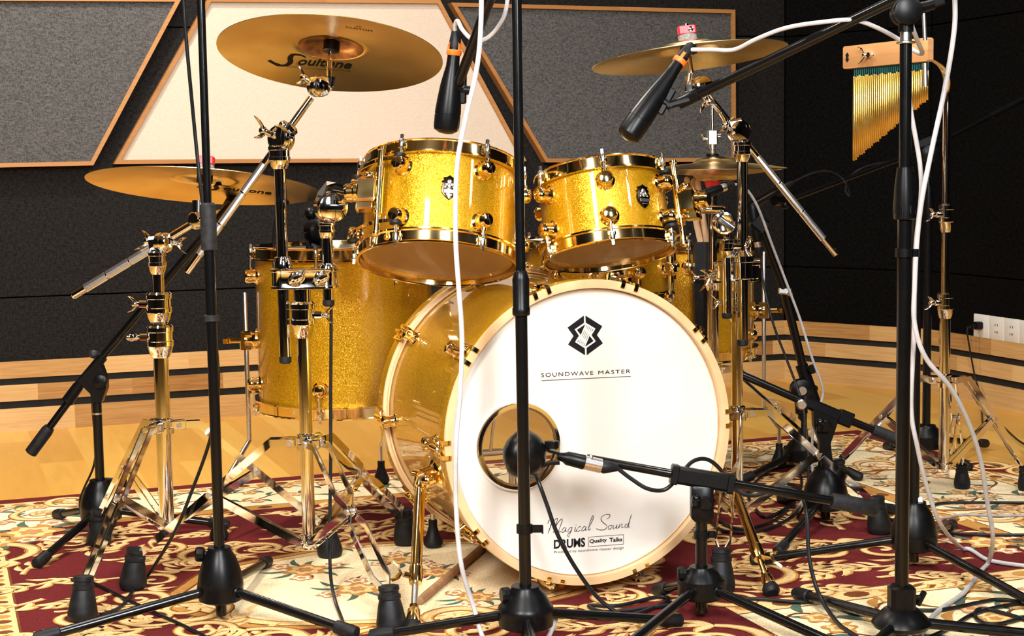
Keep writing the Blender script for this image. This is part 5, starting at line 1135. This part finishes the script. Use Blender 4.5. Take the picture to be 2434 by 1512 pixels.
cable('black cable curling over the kick microphone boom', 'bcable', .0038, [(1466, 1112, 2.79), (1500, 1138, 2.79), (1540, 1162, 2.79), (1580, 1164, 2.8), (1612, 1135, 2.8), (1645, 1098, 2.82), (1680, 1092, 2.84), (1712, 1116, 2.86), (1740, 1158, 2.9), (1785, 1178, 2.9), (1830, 1168, 2.89), (1870, 1160, 2.88), (1905, 1180, 2.87), (1918, 1230, 2.85), (1924, 1330, 2.83), (1950, 1420, 2.8), (2000, 1490), (2060, 1530)])
cable('black cable dropping from inside the bass drum port to the rug', 'bcable', .0038, [(1268, 1120, 2.9), (1276, 1135, 2.80), (1300, 1200, 2.79), (1325, 1270, 2.79), (1365, 1345, 2.79), (1420, 1420, 2.8), (1480, 1464), (1520, 1478)])
cable('black cable bundle on the rug beneath the front of the bass drum', 'bcable', .0036, [(1350, 1452), (1420, 1466), (1500, 1462), (1560, 1442), (1590, 1425), (1560, 1420), (1470, 1440), (1400, 1440), (1440, 1455), (1540, 1446), (1610, 1436)])
cable('black cable on the rug between the kick stand and the right foreground stand', 'bcable', .0036, [(1735, 1425), (1800, 1424), (1900, 1432), (1960, 1428), (2010, 1452), (2060, 1462), (2160, 1452), (2240, 1450), (2330, 1432), (2380, 1426), (2450, 1436)])
cable('coiled black cable on the rug at the lower right corner', 'bcable', .0036, [(2200, 1520), (2260, 1492), (2310, 1462), (2370, 1444), (2434, 1436), (2480, 1450), (2430, 1470), (2360, 1485), (2320, 1470), (2330, 1448), (2400, 1462), (2480, 1490)])
cable('black cable in a loop on the rug right of the bass drum', 'bcable', .0038, [(1690, 1240), (1720, 1262), (1790, 1265), (1850, 1248), (1895, 1215), (1900, 1170), (1870, 1150), (1820, 1160), (1770, 1175), (1720, 1205), (1710, 1235), (1760, 1258), (1840, 1238), (1885, 1195)])
cable('second black cable looped on the rug behind the gold right spur', 'bcable', .0036, [(1640, 1225), (1710, 1180), (1790, 1130), (1850, 1095), (1880, 1100), (1905, 1140), (1890, 1190), (1830, 1228), (1800, 1215), (1780, 1170), (1830, 1120), (1900, 1110), (1990, 1160), (2060, 1210), (2130, 1240)])
cable('black cable crossing the rug from behind the right stand to the right edge', 'bcable', .0034, [(2030, 1185), (2110, 1215), (2200, 1205), (2250, 1196), (2340, 1195), (2460, 1196)])
cable('black cable lying along the rug at the right edge below the white cables', 'bcable', .0034, [(2190, 1250), (2250, 1266), (2340, 1272), (2460, 1272)])
cable('thin grey cable lying on the rug between two black ones at the right', 'gcable', .003, [(2180, 1232), (2240, 1232), (2290, 1224), (2360, 1226), (2460, 1226)])
cable('thin black cable on the wood floor in the right corner', 'bcable', .003, [(2330, 960), (2390, 1020), (2434, 1056), (2500, 1080)])
cable('grey cable falling from the rim microphone to the steep boom stand', 'gcable', .003, [(1742, 438, 3.55), (1768, 444, 3.56), (1800, 490, 3.58), (1838, 590, 3.6), (1876, 690, 3.6), (1902, 760, 3.6), (1930, 850, 3.6), (1955, 920, 3.6), (1952, 955, 3.6), (1935, 985, 3.6), (1930, 1080, 3.58), (1930, 1150, 3.56), (1900, 1200, 3.5), (1880, 1225)])
cable('black cable dropping from the upright microphone behind the right stand', 'bcable', .003, [(1808, 616, 3.95), (1816, 680, 3.92), (1838, 770, 3.88), (1868, 850, 3.8), (1898, 930, 3.7), (1912, 985, 3.66), (1922, 1100, 3.6), (1915, 1190, 3.55), (1895, 1232)])
cable('thin black cable arching from the pencil microphone by the long thin boom', 'bcable', .0024, [(1886, 432, 4.02), (1930, 412, 4.05), (1965, 406, 4.08), (1995, 418, 4.1), (2015, 445, 4.1), (2018, 465, 4.12), (2010, 450, 4.14), (2020, 420, 4.2), (2060, 395, 4.22), (2120, 382, 4.25), (2150, 368, 4.28), (2205, 350, 4.33)])
cable('black cable arching under the ride cymbal to the clip-on microphone', 'bcable', .003, [(655, 640, 3.6), (650, 570, 3.6), (660, 510, 3.6), (690, 478, 3.6), (725, 460, 3.6), (756, 456, 3.6), (772, 470, 3.62), (760, 510, 3.62)])
cable('thin dark cable hanging along the far left boom stand', 'bcable', .0026, [(218, 935, 3.56), (222, 1000, 3.56), (228, 1060, 3.56), (222, 1110, 3.56), (200, 1160, 3.58), (190, 1190, 3.6), (195, 1225, 3.55), (225, 1260), (236, 1300), (240, 1330)])

# ------------------------------------------------------------------ kick pedal seen through the port
kb = V((BC.x-.02, BC.y+BD+.07, 0)); T = Thing('kick_pedal', 'chrome kick pedal behind the bass drum, seen through the round port', 'drum pedal', V((kb.x, kb.y, .009)))
m = MB(); m.box(kb+Y*.14+Z*.014, X, Y, Z, .05, .17, .005, .01); T.p('base_plate', m, 'steel')
m = MB(); m.strip([kb+Z*.05+Y*.0, kb+Z*.035+Y*.15, kb+Z*.024+Y*.3], .075, .008, X); T.p('footboard', m, 'chrome')
for s_ in (-.055, .055):
    m = MB(); m.tube([kb+X*s_+Z*.012, kb+X*s_*.9+Z*.2], .009, 12); T.p('post', m, 'chrome')
m = MB(); m.tube([kb-X*.07+Z*.2, kb+X*.07+Z*.2], .008, 12); ax_ = T.p('axle', m, 'chrome')
m = MB(); m.tube([kb+Z*.2, kb+Z*.34-Y*.05], .004, 10); bt = T.p('beater_rod', m, 'chrome', ax_)
m = MB(); m.tube([kb+Z*.335-Y*.018, kb+Z*.345-Y*.064], [.024, .026], 20); T.p('beater', m, 'felt', ax_)
for k_ in range(2):
    m = MB(); x_ = kb+X*(.075*(1 if k_ else -1)); m.tube([x_+Z*.2+X*0, x_+Z*.03+Y*.03], .0055, 10); T.p('spring', m, 'steel')

# ------------------------------------------------------------------ sticks
a, b = gr(998, 1428, .017), gr(1150, 1300, .017); d = (b-a).normalized(); m = MB(); m.tube([a-d*.002, a, a+d*.04, b], [.003, .0075, .0085, .0085], 14)
single('drumstick', 'worn brown drumstick lying on the rug left of the bass drum front', 'drumstick', (a+b)/2-Z*.008, m, 'oldstick')
bag = at(1670, 670, 4.02); T = Thing('stick_bag', 'black stick bag hanging on the smaller floor tom', 'stick bag', bag)
m = MB(); A = lambda px, py: at(px, py, 4.02); w = .024
m.loft([[V((p.x, p.y, p.z)) for p in (A(1650, 575)-_h*w, A(1690, 575)-_h*w, A(1690, 575)+_h*w, A(1650, 575)+_h*w)], [p for p in (A(1648, 680)-_h*w, A(1692, 680)-_h*w, A(1692, 680)+_h*w, A(1648, 680)+_h*w)], [p for p in (A(1652, 800)-_h*w*.6, A(1690, 800)-_h*w*.6, A(1690, 800)+_h*w*.6, A(1652, 800)+_h*w*.6)]], True, True, True)
T.p('pouch', m, 'rubber', smooth=0)
m = MB(); m.strip([A(1656, 585), A(1652, 560)+_h*.02, A(1650, 570)+_h*.05], .02, .004, RT); T.p('strap', m, 'rubber')
for i, (x0, y0, x1, y1, dd_) in enumerate(((1632, 424, 1668, 590, 4.0), (1648, 428, 1674, 590, 4.03), (1658, 430, 1682, 590, 4.0))):
    a, b = at(x0, y0, dd_), at(x1, y1, dd_+.02); d = (b-a).normalized(); m = MB(); m.tube([a-d*.004, a, a+d*.006, b], [.003, .0065, .0075, .0075], 14)
    single('drumstick', ('pale drumstick in the stick bag, furthest left of three', 'pale drumstick in the stick bag, middle of three', 'pale drumstick in the stick bag, furthest right of three')[i], 'drumstick', b, m, 'stick', 'drumsticks in the bag')

# ------------------------------------------------------------------ light
def area(name, loc, aim, size, power, color=(1, 1, 1), sy=None):
    l = bpy.data.lights.new(name, 'AREA'); l.energy = power; l.color = color; l.shape = 'RECTANGLE'; l.size = size; l.size_y = sy or size
    o = bpy.data.objects.new(name, l); COL.objects.link(o); o.location = loc; d = V(aim)-V(loc); o.rotation_euler = d.to_track_quat('-Z', 'Y').to_euler(); return o
cw = at(1300, 800, 3.1)
def lamp(name, f, r, zz_, aim, size, p, col, spread=180):
    o = area(name, CAM+_h*f+RT*r+Z*zz_, aim, size, p, col); o.data.spread = math.radians(spread)
lamp('key_lamp', .3, -1.0, 1.5, cw-RT*.25, .5, 34, (1., .97, .93), 100); bpy.data.lights['key_lamp'].size = bpy.data.lights['key_lamp'].size_y = 1.5; bpy.data.lights['key_lamp'].size = .4
lamp('right_lamp', .1, .6, 1.1, cw-RT*.3-Z*.1, .4, 19, (.96, .98, 1.), 80); bpy.data.lights['right_lamp'].size_y = 1.2
for k, (f, r, p) in enumerate(((2.6, -1.0, 15), (3.0, .75, 12), (4.3, -1.05, 34), (4.1, .3, 10))):
    q = CAM+_h*f+RT*r; area('downlight', V((q.x, q.y, HC-.03)), V((q.x, q.y, 0)), .16, p, (1., .93, .84))
lamp('wall_lamp', 3.6, -1.3, 1.75, V((-1.3, YW, .5)), .3, 12, (1., .93, .87))
lamp('side_lamp', 1.9, 1.75, 1.5, at(2200, 500, 3.7), .2, 3.5, (.92, .95, 1.), 70); bpy.data.lights['side_lamp'].size_y = .8
w = bpy.data.worlds.new('world'); SC.world = w; w.use_nodes = True; w.node_tree.nodes['Background'].inputs[0].default_value = (.02, .02, .022, 1); w.node_tree.nodes['Background'].inputs[1].default_value = .3
SC.view_settings.view_transform = 'Standard'; SC.view_settings.look = 'None'; SC.view_settings.gamma = 1; SC.view_settings.use_curve_mapping = False
SC.view_settings.exposure = .6
